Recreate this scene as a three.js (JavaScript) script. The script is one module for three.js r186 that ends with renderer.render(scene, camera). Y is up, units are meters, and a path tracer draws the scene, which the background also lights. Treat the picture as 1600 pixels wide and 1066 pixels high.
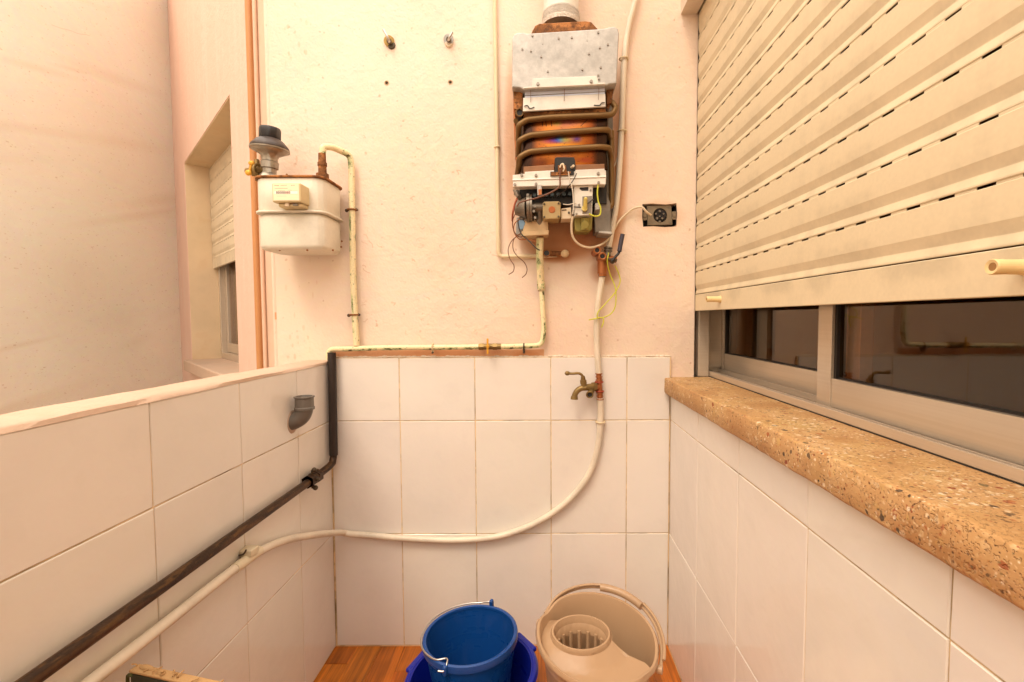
import * as THREE from 'three';
import { mergeGeometries, mergeVertices, toCreasedNormals } from 'three/addons/utils/BufferGeometryUtils.js';
import { RoundedBoxGeometry } from 'three/addons/geometries/RoundedBoxGeometry.js';

// ---------------------------------------------------------------- camera, sky, sun, exposure
const scene = new THREE.Scene();
const E = 0.89, CD = 1.24, F = 733;                       // eye height, distance to the back wall, focal length in photo pixels
const camera = new THREE.PerspectiveCamera(2 * Math.atan(533 / F) * 180 / Math.PI, 1600 / 1066, 0.02, 60);
camera.position.set(0, E, CD);
camera.rotation.set(-Math.atan(36 / F), 0, -0.0032, 'YXZ');
camera.setViewOffset(1600, 1066, -45, 0, 1600, 1066);
camera.updateMatrixWorld(true);

const sunDir = new THREE.Vector3(-0.30, 1.0, 0.62).normalize();
{
  const W = 64, H = 32, d = new Float32Array(W * H * 4);
  for (let y = 0; y < H; y++) for (let x = 0; x < W; x++) {
    const el = Math.sin(((y + 0.5) / H - 0.5) * Math.PI);            // -1 nadir .. 1 zenith
    const L = el > 0 ? 1.15 + 0.30 * el : 0.45, i = (y * W + x) * 4;
    d[i] = L * 1.0; d[i + 1] = L * 0.885; d[i + 2] = L * 0.765; d[i + 3] = 1;
  }
  const t = new THREE.DataTexture(d, W, H, THREE.RGBAFormat, THREE.FloatType);
  t.mapping = THREE.EquirectangularReflectionMapping; t.magFilter = t.minFilter = THREE.LinearFilter; t.wrapS = THREE.RepeatWrapping; t.needsUpdate = true;
  scene.background = t; scene.environment = t;
}
const sun = new THREE.DirectionalLight(0xffe8cc, 0.6);
sun.position.copy(sunDir).multiplyScalar(12); sun.shadow.radius = 30; sun.castShadow = true;
sun.shadow.mapSize.set(2048, 2048);
Object.assign(sun.shadow.camera, { left: -4, right: 4, top: 4, bottom: -4, near: 1, far: 24 });
scene.add(sun, sun.target);

const renderer = new THREE.WebGLRenderer({ antialias: true });
renderer.toneMapping = THREE.LinearToneMapping;
renderer.toneMappingExposure = 2.28;
renderer.shadowMap.enabled = true;

// ---------------------------------------------------------------- helpers
function rng(seed) { let s = seed >>> 0; return () => { s = (s + 0x6d2b79f5) | 0; let t = Math.imul(s ^ (s >>> 15), 1 | s); t = (t + Math.imul(t ^ (t >>> 7), 61 | t)) ^ t; return ((t ^ (t >>> 14)) >>> 0) / 4294967296; }; }
const V = (x, y, z) => new THREE.Vector3(x, y, z);
const PITCH0 = camera.quaternion.clone();
// the point of the real plane x = .., y = .. or z = .. that the photo shows at pixel (px, py)
function at(px, py, pl) {
  const d = V((px - 845) / F, -(py - 533) / F, -1).applyQuaternion(PITCH0), o = camera.position;
  const k = 'z' in pl ? 'z' : 'x' in pl ? 'x' : 'y', t = (pl[k] - o[k]) / d[k];
  return o.clone().addScaledVector(d, t);
}
const pz = (px, py, z = 0) => at(px, py, { z });
const path = (z, ...pts) => pts.map((p) => pz(p[0], p[1], p[2] ?? z));

const used = {};
function numbered(n) { const k = used[n] = (used[n] ?? -1) + 1; return k ? n + '_' + String(k).padStart(3, '0') : n; }
const baseOf = new Map();
function thing(name, label, category, base = V(0, 0, 0), group) {
  const o = new THREE.Group(); o.name = numbered(name); o.position.copy(base); scene.add(o);
  o.userData = { label, category }; if (group) o.userData.group = group;
  baseOf.set(o, base.clone()); return o;
}
function prep(g) { const r = g.index ? g.toNonIndexed() : g; for (const k of Object.keys(r.attributes)) if (!['position', 'normal', 'uv'].includes(k)) r.deleteAttribute(k); return r; }
function merge(gs) { gs = Array.isArray(gs) ? gs : [gs]; return gs.length === 1 ? gs[0] : mergeGeometries(gs.map(prep)); }
function part(name, gs, m, parent, label) {            // geometry in world coordinates, put under its thing
  const g = merge(gs), b = baseOf.get(parent);
  if (b) g.translate(-b.x, -b.y, -b.z);
  const o = new THREE.Mesh(g, m); o.name = name; o.castShadow = o.receiveShadow = true; parent.add(o);
  baseOf.set(o, b ?? V(0, 0, 0));
  if (label) o.userData.label = label;
  return o;
}
const each = (name, gs, m, parent, label) => gs.map((g) => part(name, g, m, parent, label));
function single(name, gs, m, label, category, group, kind) {
  const o = new THREE.Mesh(merge(gs), m); o.name = numbered(name); o.castShadow = o.receiveShadow = true; scene.add(o);
  o.userData = kind ? { kind } : { label, category }; if (kind && label) o.userData.label = label; if (group) o.userData.group = group; baseOf.set(o, V(0, 0, 0)); return o;
}
// uv in metres from the dominant axis of every face
function boxUV(g0) {
  const g = prep(g0), p = g.attributes.position, uv = new Float32Array(p.count * 2), a = V(), b = V(), c = V();
  for (let i = 0; i < p.count; i += 3) {
    a.fromBufferAttribute(p, i); b.fromBufferAttribute(p, i + 1); c.fromBufferAttribute(p, i + 2);
    const n = b.clone().sub(a).cross(c.clone().sub(a)), x = Math.abs(n.x), y = Math.abs(n.y), z = Math.abs(n.z);
    [a, b, c].forEach((q, k) => { const u = x >= y && x >= z ? [q.z, q.y] : y >= z ? [q.x, q.z] : [q.x, q.y]; uv[(i + k) * 2] = u[0]; uv[(i + k) * 2 + 1] = u[1]; });
  }
  g.setAttribute('uv', new THREE.BufferAttribute(uv, 2)); return g;
}
function bx(x0, x1, y0, y1, z0, z1, r = 0, seg = 2) {
  const w = x1 - x0, h = y1 - y0, d = z1 - z0;
  const g = r ? new RoundedBoxGeometry(w, h, d, seg, r) : new THREE.BoxGeometry(w, h, d);
  g.translate((x0 + x1) / 2, (y0 + y1) / 2, (z0 + z1) / 2); return boxUV(g);
}
function orient(g, a, b) {                              // a geometry along +y put from a to b
  const q = new THREE.Quaternion().setFromUnitVectors(V(0, 1, 0), b.clone().sub(a).normalize());
  g.applyQuaternion(q); g.translate(a.x, a.y, a.z); return g;
}
function cyl(a, b, r0, r1 = r0, seg = 24, open = false) {
  const L = a.distanceTo(b), g = new THREE.CylinderGeometry(r1, r0, L, seg, 1, open);
  const uv = g.attributes.uv; for (let i = 0; i < uv.count; i++) uv.setXY(i, uv.getX(i) * r0 * 6.283, uv.getY(i) * L);
  g.translate(0, L / 2, 0); return orient(g, a, b);
}
const hexnut = (a, b, r) => { const g = toCreasedNormals(cyl(a, b, r, r, 6), 0.3); return g; };
function lathe(pts, a, dir = V(0, 1, 0), seg = 40) {
  const g = new THREE.LatheGeometry(pts.map((p) => new THREE.Vector2(Math.max(p[0], 0.00001), p[1])), seg);
  const uv = g.attributes.uv; for (let i = 0; i < uv.count; i++) uv.setXY(i, uv.getX(i) * 0.3, uv.getY(i) * 0.2);
  const c = toCreasedNormals(g, 0.7); return orient(c, a, a.clone().add(dir));
}
class Poly extends THREE.CurvePath {}
function bent(pts, r) {                                 // straight runs with bends of radius r
  const c = new THREE.CurvePath(); let prev = pts[0];
  for (let i = 1; i < pts.length - 1; i++) {
    const p = pts[i], d0 = prev.clone().sub(p), d1 = pts[i + 1].clone().sub(p), k = Math.min(r, d0.length() * 0.49, d1.length() * 0.49);
    const a = p.clone().addScaledVector(d0.normalize(), k), b = p.clone().addScaledVector(d1.normalize(), k);
    if (prev.distanceTo(a) > 1e-5) c.add(new THREE.LineCurve3(prev, a));
    c.add(new THREE.QuadraticBezierCurve3(a, p, b)); prev = b;
  }
  c.add(new THREE.LineCurve3(prev, pts[pts.length - 1])); return c;
}
const smooth = (pts, tension = 0.5) => new THREE.CatmullRomCurve3(pts, false, 'centripetal', tension);
function tube(c, r, seg = 80, rad = 12, caps = true) {
  const L = c.getLength(), g = new THREE.TubeGeometry(c, seg, r, rad, false), uv = g.attributes.uv;
  for (let i = 0; i < uv.count; i++) uv.setXY(i, uv.getX(i) * L, uv.getY(i) * r * 6.283);
  const gs = [prep(g)];
  if (caps) for (const t of [0, 1]) {
    const p = c.getPointAt(t), d = c.getTangentAt(t).multiplyScalar(t ? 1 : -1), q = new THREE.CircleGeometry(r, rad);
    q.applyQuaternion(new THREE.Quaternion().setFromUnitVectors(V(0, 0, 1), d)); q.translate(p.x, p.y, p.z); gs.push(prep(q));
  }
  return merge(gs);
}
const wire = (pts, r, seg = 60) => tube(smooth(pts), r, seg, 7);
// a plate whose outline is given in photo pixels on its front plane z1
function plate(pxs, z0, z1, bevel = 0.001, holes = []) {
  const q = (l) => l.map((p) => { const w = pz(p[0], p[1], z1); return new THREE.Vector2(w.x, w.y); });
  const s = new THREE.Shape(q(pxs)); for (const h of holes) s.holes.push(new THREE.Path(q(h)));
  const g = new THREE.ExtrudeGeometry(s, { depth: z1 - z0 - 2 * bevel, bevelEnabled: bevel > 0, bevelSize: bevel, bevelThickness: bevel, bevelOffset: -bevel, bevelSegments: 2 });
  g.translate(0, 0, z0 + bevel); return boxUV(g);
}
const rect = (x0, y0, x1, y1) => [[x0, y0], [x1, y0], [x1, y1], [x0, y1]];
function stud(px, py, z0, z1, rpx, seg = 14) { const a = pz(px, py, z1), r = rpx * (CD - z1) / F; return cyl(V(a.x, a.y, z0), a, r, r * 0.85, seg); }
function ring(px, py, z, rpx, tpx, dir = V(0, 0, 1)) {
  const a = pz(px, py, z), k = (CD - z) / F, g = new THREE.TorusGeometry(rpx * k, tpx * k, 10, 28);
  g.applyQuaternion(new THREE.Quaternion().setFromUnitVectors(V(0, 0, 1), dir.clone().normalize())); g.translate(a.x, a.y, a.z); return g;
}
const moved = (g, m) => { g.applyMatrix4(m); return g; };

// ---------------------------------------------------------------- textures
function noise(size, cells, seed) {                     // tileable value noise, one octave
  const r = rng(seed), cy = Array.isArray(cells) ? cells[1] : cells, cx = Array.isArray(cells) ? cells[0] : cells, l = new Float32Array(cx * cy).map(() => r()), o = new Float32Array(size * size);
  for (let y = 0; y < size; y++) {
    const fy = y / size * cy, iy = Math.floor(fy), ty = fy - iy, sy = ty * ty * (3 - 2 * ty), r0 = (iy % cy) * cx, r1 = ((iy + 1) % cy) * cx;
    for (let x = 0; x < size; x++) {
      const fx = x / size * cx, ix = Math.floor(fx), tx = fx - ix, sx = tx * tx * (3 - 2 * tx), a = ix % cx, b = (ix + 1) % cx;
      o[y * size + x] = (l[r0 + a] * (1 - sx) + l[r0 + b] * sx) * (1 - sy) + (l[r1 + a] * (1 - sx) + l[r1 + b] * sx) * sy;
    }
  }
  return o;
}
function fbm(size, cells, oct, seed, gain = 0.5) {
  const o = new Float32Array(size * size); let amp = 1, sum = 0, c = cells;
  for (let k = 0; k < oct; k++) { const n = noise(size, c, seed + k * 17); for (let i = 0; i < o.length; i++) o[i] += n[i] * amp; sum += amp; amp *= gain; c = Array.isArray(c) ? [c[0] * 2, c[1] * 2] : c * 2; if ((Array.isArray(c) ? Math.max(...c) : c) > size) break; }
  for (let i = 0; i < o.length; i++) o[i] /= sum; return o;
}
const cl = (v, a = 0, b = 1) => Math.min(b, Math.max(a, v)), sst = (a, b, v) => { const t = cl((v - a) / (b - a)); return t * t * (3 - 2 * t); };
function dataTex(w, h, fn, metres, srgb = true) {       // fn(x, y, i) -> [r, g, b] 0..1 ; metres = size of the tile
  const d = new Uint8Array(w * h * 4);
  for (let y = 0, i = 0; y < h; y++) for (let x = 0; x < w; x++, i++) { const c = fn(x, y, i); d[i * 4] = cl(c[0]) * 255; d[i * 4 + 1] = cl(c[1]) * 255; d[i * 4 + 2] = cl(c[2]) * 255; d[i * 4 + 3] = 255; }
  const t = new THREE.DataTexture(d, w, h); t.wrapS = t.wrapT = THREE.RepeatWrapping; t.magFilter = THREE.LinearFilter; t.minFilter = THREE.LinearMipmapLinearFilter; t.generateMipmaps = true;
  if (srgb) t.colorSpace = THREE.SRGBColorSpace; if (metres) t.repeat.set(1 / (metres[0] ?? metres), 1 / (metres[1] ?? metres)); t.needsUpdate = true; return t;
}
const grey = (v) => [v, v, v];
function canvasTex(w, h, draw) { const c = document.createElement('canvas'); c.width = w; c.height = h; draw(c.getContext('2d'), w, h); const t = new THREE.CanvasTexture(c); t.colorSpace = THREE.SRGBColorSpace; t.wrapS = t.wrapT = THREE.RepeatWrapping; return t; }
const mixc = (a, b, t) => [a[0] + (b[0] - a[0]) * t, a[1] + (b[1] - a[1]) * t, a[2] + (b[2] - a[2]) * t];

// rough hand-thrown plaster: relief
const plBig = fbm(1024, 7, 3, 11), plMid = fbm(1024, 34, 3, 21), plFine = fbm(1024, 150, 2, 31), plPit = fbm(1024, 60, 2, 41);
const T = {};
T.plasterBump = dataTex(1024, 1024, (x, y, i) => {
  const trowel = sst(0.40, 0.64, plMid[i]) * sst(0.42, 0.62, plBig[i]);
  const pit = sst(0.75, 0.85, plPit[i]);
  return grey(0.45 + 0.35 * (plBig[i] - 0.5) + 0.10 * trowel + 0.22 * (plFine[i] - 0.5) + 0.45 * (plMid[i] - 0.5) - 0.12 * pit);
}, 0.62, false);
const smallA = fbm(512, 6, 6, 51), smallB = fbm(512, 24, 4, 61), smallC = fbm(512, [4, 60], 4, 71), smallD = fbm(512, 90, 2, 81);
T.plasterTint = dataTex(512, 512, (x, y, i) => { const v = 0.95 + 0.09 * (smallA[i] - 0.5) + 0.05 * (smallB[i] - 0.5); const s = sst(0.55, 0.85, smallB[i]) * 0.04; return [v - s * 0.6, v - s - 0.015 * (smallA[i] - 0.5), v - s * 1.4]; }, 1.3);
T.paintChip = dataTex(512, 512, (x, y, i) => {
  let c = mixc([0.93, 0.87, 0.70], [0.80, 0.80, 0.60], sst(0.45, 0.62, smallA[i]));
  c = mixc(c, [0.55, 0.60, 0.42], sst(0.57, 0.64, smallB[i] * 0.6 + smallA[i] * 0.4) * 0.9);
  c = mixc(c, [0.30, 0.20, 0.12], sst(0.64, 0.70, smallB[i] * 0.55 + smallD[i] * 0.2 + smallA[i] * 0.25));
  return c.map((v) => v * (0.94 + 0.12 * smallD[i]));
}, [0.21, 0.16]);
T.rust = dataTex(512, 512, (x, y, i) => { let c = mixc([0.50, 0.32, 0.17], [0.70, 0.47, 0.27], sst(0.35, 0.65, smallA[i])); c = mixc(c, [0.30, 0.19, 0.11], 0.6 * sst(0.50, 0.80, smallB[i])); return c.map((v) => v * (0.85 + 0.3 * smallD[i])); }, 0.12);
T.darkIron = dataTex(512, 512, (x, y, i) => { let c = mixc([0.25, 0.17, 0.10], [0.38, 0.26, 0.14], sst(0.4, 0.65, smallA[i])); c = mixc(c, [0.50, 0.36, 0.18], sst(0.5, 0.75, smallB[i]) * 0.7); return c.map((v) => v * (0.85 + 0.3 * smallD[i])); }, [0.5, 0.09]);
T.zinc = dataTex(512, 512, (x, y, i) => { const v = 0.76 + 0.10 * (smallB[i] - 0.5) + 0.16 * (smallA[i] - 0.5) + 0.05 * (smallD[i] - 0.5); return [v, v * 0.985, v * 0.96]; }, 0.25);
T.grime = dataTex(512, 512, (x, y, i) => { const v = 0.97 - 0.07 * sst(0.4, 0.8, smallA[i]) - 0.03 * (smallD[i] - 0.5); return [v, v * 0.985, v * 0.95]; }, 0.3);
T.bumpFine = dataTex(512, 512, (x, y, i) => grey(0.5 * smallB[i] + 0.5 * smallD[i]), 0.2, false);
T.dirt = dataTex(512, 512, (x, y, i) => { const v = 1 - 0.22 * sst(0.5, 0.72, smallA[i]) - 0.12 * sst(0.5, 0.7, smallB[i]); return [v, v * 0.96, v * 0.88]; }, 0.5);
T.scuff = dataTex(512, 512, (x, y, i) => grey(0.62 + 0.5 * (smallA[i] - 0.5) + 0.5 * sst(0.55, 0.75, smallB[i]) - 0.3 * sst(0.62, 0.8, smallC[i])), 0.2, false);
T.brush = dataTex(512, 512, (x, y, i) => grey(0.42 + 0.25 * smallC[i]), [0.9, 0.12], false);
T.brushV = dataTex(512, 512, (x, y, i) => { const v = 0.95 + 0.05 * (smallC[i] - 0.5); return [v, v * 0.985, v * 0.96]; }, [0.9, 0.12]);
T.glaze = dataTex(512, 512, (x, y, i) => { const v = 0.98 + 0.04 * (smallA[i] - 0.5) - 0.006 * sst(0.6, 0.7, smallB[i]) ; return [v, v * 0.995, v * 0.985]; }, 0.9);
T.glazeRough = dataTex(512, 512, (x, y, i) => grey(0.55 + 0.9 * (smallA[i] - 0.4) ), 0.8, false);
T.glazeBump = dataTex(512, 512, (x, y, i) => grey(smallA[i] * 0.8 + smallB[i] * 0.2), 0.55, false);
T.wood = dataTex(512, 512, (x, y, i) => { const g = smallC[y * 512 + x], v = 0.72 + 0.4 * (g - 0.5) + 0.3 * (smallA[i] - 0.5); return [v * 1.05, v * 0.98, v * 0.9]; }, [0.5, 0.25]);

// the paint of the back wall: blotches, the raw strip under the gas pipe, the grubby unpainted patch round the heater
const WALLW = 1.3, WALLH = 2.6, WX0 = -0.8, WY0 = 0.6;
T.backWall = canvasTex(1024, 2048, (g, w, h) => {
  const X = (x) => (x - WX0) / WALLW * w, Y = (y) => h - (y - WY0) / WALLH * h, r = rng(5);
  g.fillStyle = 'rgb(250,236,214)'; g.fillRect(0, 0, w, h);
  for (let k = 0; k < 260; k++) { const x = r() * w, y = r() * h, R = 30 + r() * 190, q = g.createRadialGradient(x, y, 0, x, y, R), c = r() < 0.5 ? '255,246,228' : r() < 0.5 ? '240,214,186' : '250,220,196'; q.addColorStop(0, `rgba(${c},0.20)`); q.addColorStop(1, `rgba(${c},0)`); g.fillStyle = q; g.fillRect(x - R, y - R, 2 * R, 2 * R); }
  const spot = (px, py, rx, ry, c, a) => { const p = pz(px, py, 0); g.save(); g.translate(X(p.x), Y(p.y)); g.scale(rx / 590 / WALLW * w, ry / 590 / WALLH * h); const q = g.createRadialGradient(0, 0, 0, 0, 0, 1); q.addColorStop(0, `rgba(${c},${a})`); q.addColorStop(0.6, `rgba(${c},${a * 0.7})`); q.addColorStop(1, `rgba(${c},0)`); g.fillStyle = q; g.fillRect(-1, -1, 2, 2); g.restore(); };
  spot(890, 370, 90, 45, '196,134,84', 0.8); spot(870, 390, 60, 22, '180,116,70', 0.45); spot(925, 365, 45, 30, '170,104,60', 0.5); spot(965, 260, 18, 150, '205,140,88', 0.75); spot(800, 240, 14, 170, '215,150,100', 0.5);
  spot(945, 425, 26, 22, '180,116,70', 0.55); spot(868, 398, 34, 14, '186,120,70', 0.5); spot(1032, 338, 42, 30, '220,170,120', 0.4);
  spot(820, 556, 26, 10, '216,130,60', 0.7); spot(690, 552, 70, 10, '222,150,90', 0.5);
  const a = pz(516, 547, 0), b = pz(850, 557, 0); g.fillStyle = 'rgba(226,164,112,0.75)'; g.fillRect(X(a.x), Y(a.y), X(b.x) - X(a.x), Y(b.y) - Y(a.y));
  for (let k = 0; k < 900; k++) { const x = r() * w, y = r() * h, s = 0.6 + r() * 1.8; g.fillStyle = `rgba(150,96,56,${0.06 + r() * 0.22})`; g.beginPath(); g.ellipse(x, y, s, s * (0.6 + r()), r() * 3, 0, 7); g.fill(); }
  for (let k = 0; k < 60; k++) { const p = pz(560 + r() * 220, 200 + r() * 320, 0); g.strokeStyle = `rgba(170,112,66,${0.10 + r() * 0.25})`; g.lineWidth = 0.7 + r(); g.beginPath(); let x = X(p.x), y = Y(p.y); g.moveTo(x, y); for (let j = 0; j < 4; j++) { x += (r() - 0.35) * 12; y += (r() - 0.5) * 9; g.lineTo(x, y); } g.stroke(); }
  for (let k = 0; k < 70; k++) { const p = pz(445 + r() * 50, r() * 560, 0); g.fillStyle = `rgba(206,150,104,${0.08 + r() * 0.14})`; g.beginPath(); g.ellipse(X(p.x), Y(p.y), 1 + r() * 2, 2 + r() * 6, 0, 0, 7); g.fill(); }
});
T.backWall.repeat.set(1 / WALLW, 1 / WALLH); T.backWall.offset.set(-WX0 / WALLW, -WY0 / WALLH);

// the weathered far wall: fine grain, sloping rain streaks, a grubbier band towards the corner
T.farWall = canvasTex(2048, 2048, (g, w, h) => {
  const r = rng(613), blob = (x, y, R, c, a, sx = 1) => { g.save(); g.translate(x, y); g.scale(sx, 1); const q = g.createRadialGradient(0, 0, 0, 0, 0, R); q.addColorStop(0, `rgba(${c},${a})`); q.addColorStop(1, `rgba(${c},0)`); g.fillStyle = q; g.fillRect(-R, -R, 2 * R, 2 * R); g.restore(); };
  g.fillStyle = 'rgb(247,238,227)'; g.fillRect(0, 0, w, h);
  for (let k = 0; k < 420; k++) blob(r() * w, r() * h, 60 + r() * 240, r() < 0.5 ? '255,242,226' : r() < 0.6 ? '240,214,190' : '232,206,184', 0.20, 0.6 + r() * 1.6);
  for (let k = 0; k < 60; k++) { const x = r() * w, y = r() * h, L = 60 + r() * 420, t = 0.28 + (r() - 0.5) * 0.2; g.save(); g.translate(x, y); g.rotate(t); blob(0, 0, 8 + r() * 26, '216,178,146', 0.10 + r() * 0.14, L / 24); g.restore(); }
  for (let k = 0; k < 26000; k++) { const s = 0.6 + r() * r() * 2.6; g.fillStyle = r() < 0.6 ? `rgba(176,132,100,${0.10 + r() * 0.28})` : `rgba(255,250,240,${0.15 + r() * 0.35})`; g.fillRect(r() * w, r() * h, s * (1 + r() * 1.6), s); }
  for (let k = 0; k < 13; k++) { let x = r() * w, y = r() * h, t = 0.2 + r() * 0.5; g.strokeStyle = `rgba(160,116,86,${0.10 + r() * 0.16})`; g.lineWidth = 0.8 + r() * 1.4; g.beginPath(); g.moveTo(x, y); for (let j = 0; j < 5 + r() * 14; j++) { t += (r() - 0.5) * 0.5; x += Math.cos(t) * 16; y += Math.sin(t) * 16; g.lineTo(x, y); } g.stroke(); }
}); T.farWall.repeat.set(1 / 2.6, 1 / 2.6);
T.obliqueWall = dataTex(512, 512, (x, y, i) => { const st = sst(0.50, 0.75, smallC[x * 512 + y]); let c = mixc([0.985, 0.865, 0.75], [0.985, 0.89, 0.785], st * 0.8); c = mixc(c, [0.85, 0.66, 0.52], sst(0.66, 0.8, smallC[x * 512 + y] * 0.6 + smallB[i] * 0.4) * 0.25); return c; }, [1.4, 1.4]);

// terrazzo
T.terrazzo = canvasTex(2048, 512, (g, w, h) => {
  const r = rng(9); g.fillStyle = 'rgb(210,170,124)'; g.fillRect(0, 0, w, h);
  for (let k = 0; k < 700; k++) { const x = r() * w, y = r() * h, R = 12 + r() * 70, c = r() < 0.5 ? '220,188,144' : r() < 0.6 ? '178,132,84' : '206,176,112', q = g.createRadialGradient(x, y, 0, x, y, R); q.addColorStop(0, `rgba(${c},0.35)`); q.addColorStop(1, `rgba(${c},0)`); g.fillStyle = q; g.fillRect(x - R, y - R, 2 * R, 2 * R); }
  const cols = ['240,224,198', '250,238,220', '232,206,166', '214,180,120', '160,84,48', '150,70,44', '186,112,64', '74,62,52', '52,46,42', '120,104,70', '200,150,96'];
  for (let k = 0; k < 11000; k++) {
    const big = r() < 0.11, s = big ? 4.5 + r() * 4.5 : 1.0 + r() * 3.0, x = r() * w, y = r() * h, n = 5 + Math.floor(r() * 3), ph = r() * 6;
    g.fillStyle = `rgba(${cols[Math.floor((r() < 0.55 ? r() * 4 : r() * cols.length))]},${0.8 + r() * 0.2})`; g.beginPath();
    const el = 0.55 + r() * 0.45, ro = r() * 3; for (let j = 0; j < n; j++) { const a = ph + j / n * 6.283 + (r() - 0.5) * 0.6, R = s * (0.75 + r() * 0.4), ex = Math.cos(a) * R, ey = Math.sin(a) * R * el; g.lineTo(x + ex * Math.cos(ro) - ey * Math.sin(ro), y + ex * Math.sin(ro) + ey * Math.cos(ro)); } g.fill();
  }
  for (let k = 0; k < 130; k++) { const x = r() * w, y = r() * h, R = 20 + r() * 90, c = r() < 0.6 ? '206,164,114' : '186,140,92', q = g.createRadialGradient(x, y, 0, x, y, R); q.addColorStop(0, `rgba(${c},0.62)`); q.addColorStop(1, `rgba(${c},0)`); g.fillStyle = q; g.fillRect(x - R, y - R, 2 * R, 2 * R); }
  for (let k = 0; k < 3000; k++) { g.fillStyle = `rgba(60,36,20,${0.2 + r() * 0.5})`; g.beginPath(); g.arc(r() * w, r() * h, 0.6 + r() * 1.6, 0, 7); g.fill(); }
});
T.terrazzo.repeat.set(1 / 1.1, 1 / 0.275);
T.terrazzoBump = dataTex(512, 512, (x, y, i) => grey(0.75 + 0.3 * (smallB[i] - 0.5) - 0.7 * sst(0.66, 0.74, smallD[i])), [0.16, 0.16], false);

// copper burnt to rainbow colours
T.copper = canvasTex(512, 512, (g, w, h) => {
  const r = rng(31); const q = g.createLinearGradient(0, 0, w, 0);
  [[0, '#3b2313'], [0.13, '#4a2b16'], [0.2, '#b5651f'], [0.32, '#e08a2a'], [0.5, '#c77d4a'], [0.68, '#d8862e'], [0.8, '#b35f1e'], [0.87, '#4a2a16'], [1, '#33200f']].forEach(([t, c]) => q.addColorStop(t, c)); g.fillStyle = q; g.fillRect(0, 0, w, h);
  const el = (x, y, rx, ry, c, a) => { g.save(); g.translate(x * w, y * h); g.scale(rx * w, ry * h); const z = g.createRadialGradient(0, 0, 0, 0, 0, 1); z.addColorStop(0, `rgba(${c},${a})`); z.addColorStop(1, `rgba(${c},0)`); g.fillStyle = z; g.fillRect(-1, -1, 2, 2); g.restore(); };
  el(0.55, 0.22, 0.26, 0.07, '206,120,110', 0.9); el(0.42, 0.24, 0.07, 0.05, '190,170,70', 0.9); el(0.36, 0.2, 0.06, 0.04, '230,150,40', 0.8);
  el(0.36, 0.47, 0.150, 0.065, '140,40,110', 0.95); el(0.42, 0.46, 0.090, 0.052, '60,60,190', 0.95); el(0.46, 0.45, 0.075, 0.065, '60,150,200', 0.9); el(0.52, 0.46, 0.09, 0.06, '175,165,80', 0.95); el(0.64, 0.45, 0.075, 0.065, '90,60,180', 0.9); el(0.58, 0.43, 0.06, 0.04, '190,130,110', 0.7); el(0.50, 0.53, 0.25, 0.025, '250,180,40', 0.9); el(0.5, 0.38, 0.26, 0.02, '120,90,190', 0.9); el(0.46, 0.375, 0.1, 0.012, '190,230,240', 0.9);
  el(0.3, 0.64, 0.1, 0.012, '225,215,150', 0.9); el(0.7, 0.62, 0.1, 0.012, '190,215,190', 0.8); el(0.73, 0.74, 0.13, 0.05, '190,84,60', 0.9); el(0.25, 0.78, 0.16, 0.1, '110,52,26', 0.8); el(0.36, 0.8, 0.08, 0.08, '200,110,36', 0.8);
  g.strokeStyle = 'rgba(60,30,12,0.8)'; g.lineWidth = 5; for (const [x0, y0, x1, y1] of [[0.25, 0.17, 0.26, 0.28], [0.29, 0.17, 0.3, 0.28], [0.35, 0.17, 0.36, 0.28], [0.78, 0.16, 0.68, 0.28]]) { g.beginPath(); g.moveTo(x0 * w, y0 * h); g.lineTo(x1 * w, y1 * h); g.stroke(); }
  for (let k = 0; k < 900; k++) { g.fillStyle = `rgba(50,26,10,${r() * 0.3})`; g.beginPath(); g.arc(r() * w, r() * h, 1 + r() * 4, 0, 7); g.fill(); }
});
T.dial = canvasTex(512, 320, (g, w, h) => {
  g.fillStyle = 'rgb(240,224,190)'; g.fillRect(0, 0, w, h); g.fillStyle = 'rgba(120,96,70,0.75)';
  const r = rng(77), line = (x, y, len, s) => { for (let k = x; k < x + len;) { const q = 4 + r() * 9; g.fillRect(k, y, q, s); k += q + 3; } };
  line(30, 26, 90, 13); line(150, 28, 120, 9); line(360, 24, 30, 12); line(405, 24, 24, 12); line(36, 82, 250, 10); line(100, 122, 130, 6); line(300, 118, 60, 6);
  g.fillStyle = 'rgb(250,240,228)'; g.fillRect(14, 140, 480, 54); g.strokeStyle = 'rgba(120,96,70,.7)'; g.lineWidth = 3; g.strokeRect(24, 136, 458, 60);
  for (let k = 0; k < 8; k++) { g.fillStyle = k < 5 ? 'rgb(60,34,24)' : 'rgb(120,46,34)'; g.fillRect(56 + k * 36, 146, 31, 42); g.fillStyle = 'rgb(245,230,214)'; g.font = 'bold 34px sans-serif'; g.textAlign = 'center'; g.fillText('00804516'[k], 71 + k * 36, 180); }
  g.fillStyle = 'rgba(120,96,70,0.35)'; line(70, 232, 180, 8);
});

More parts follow.
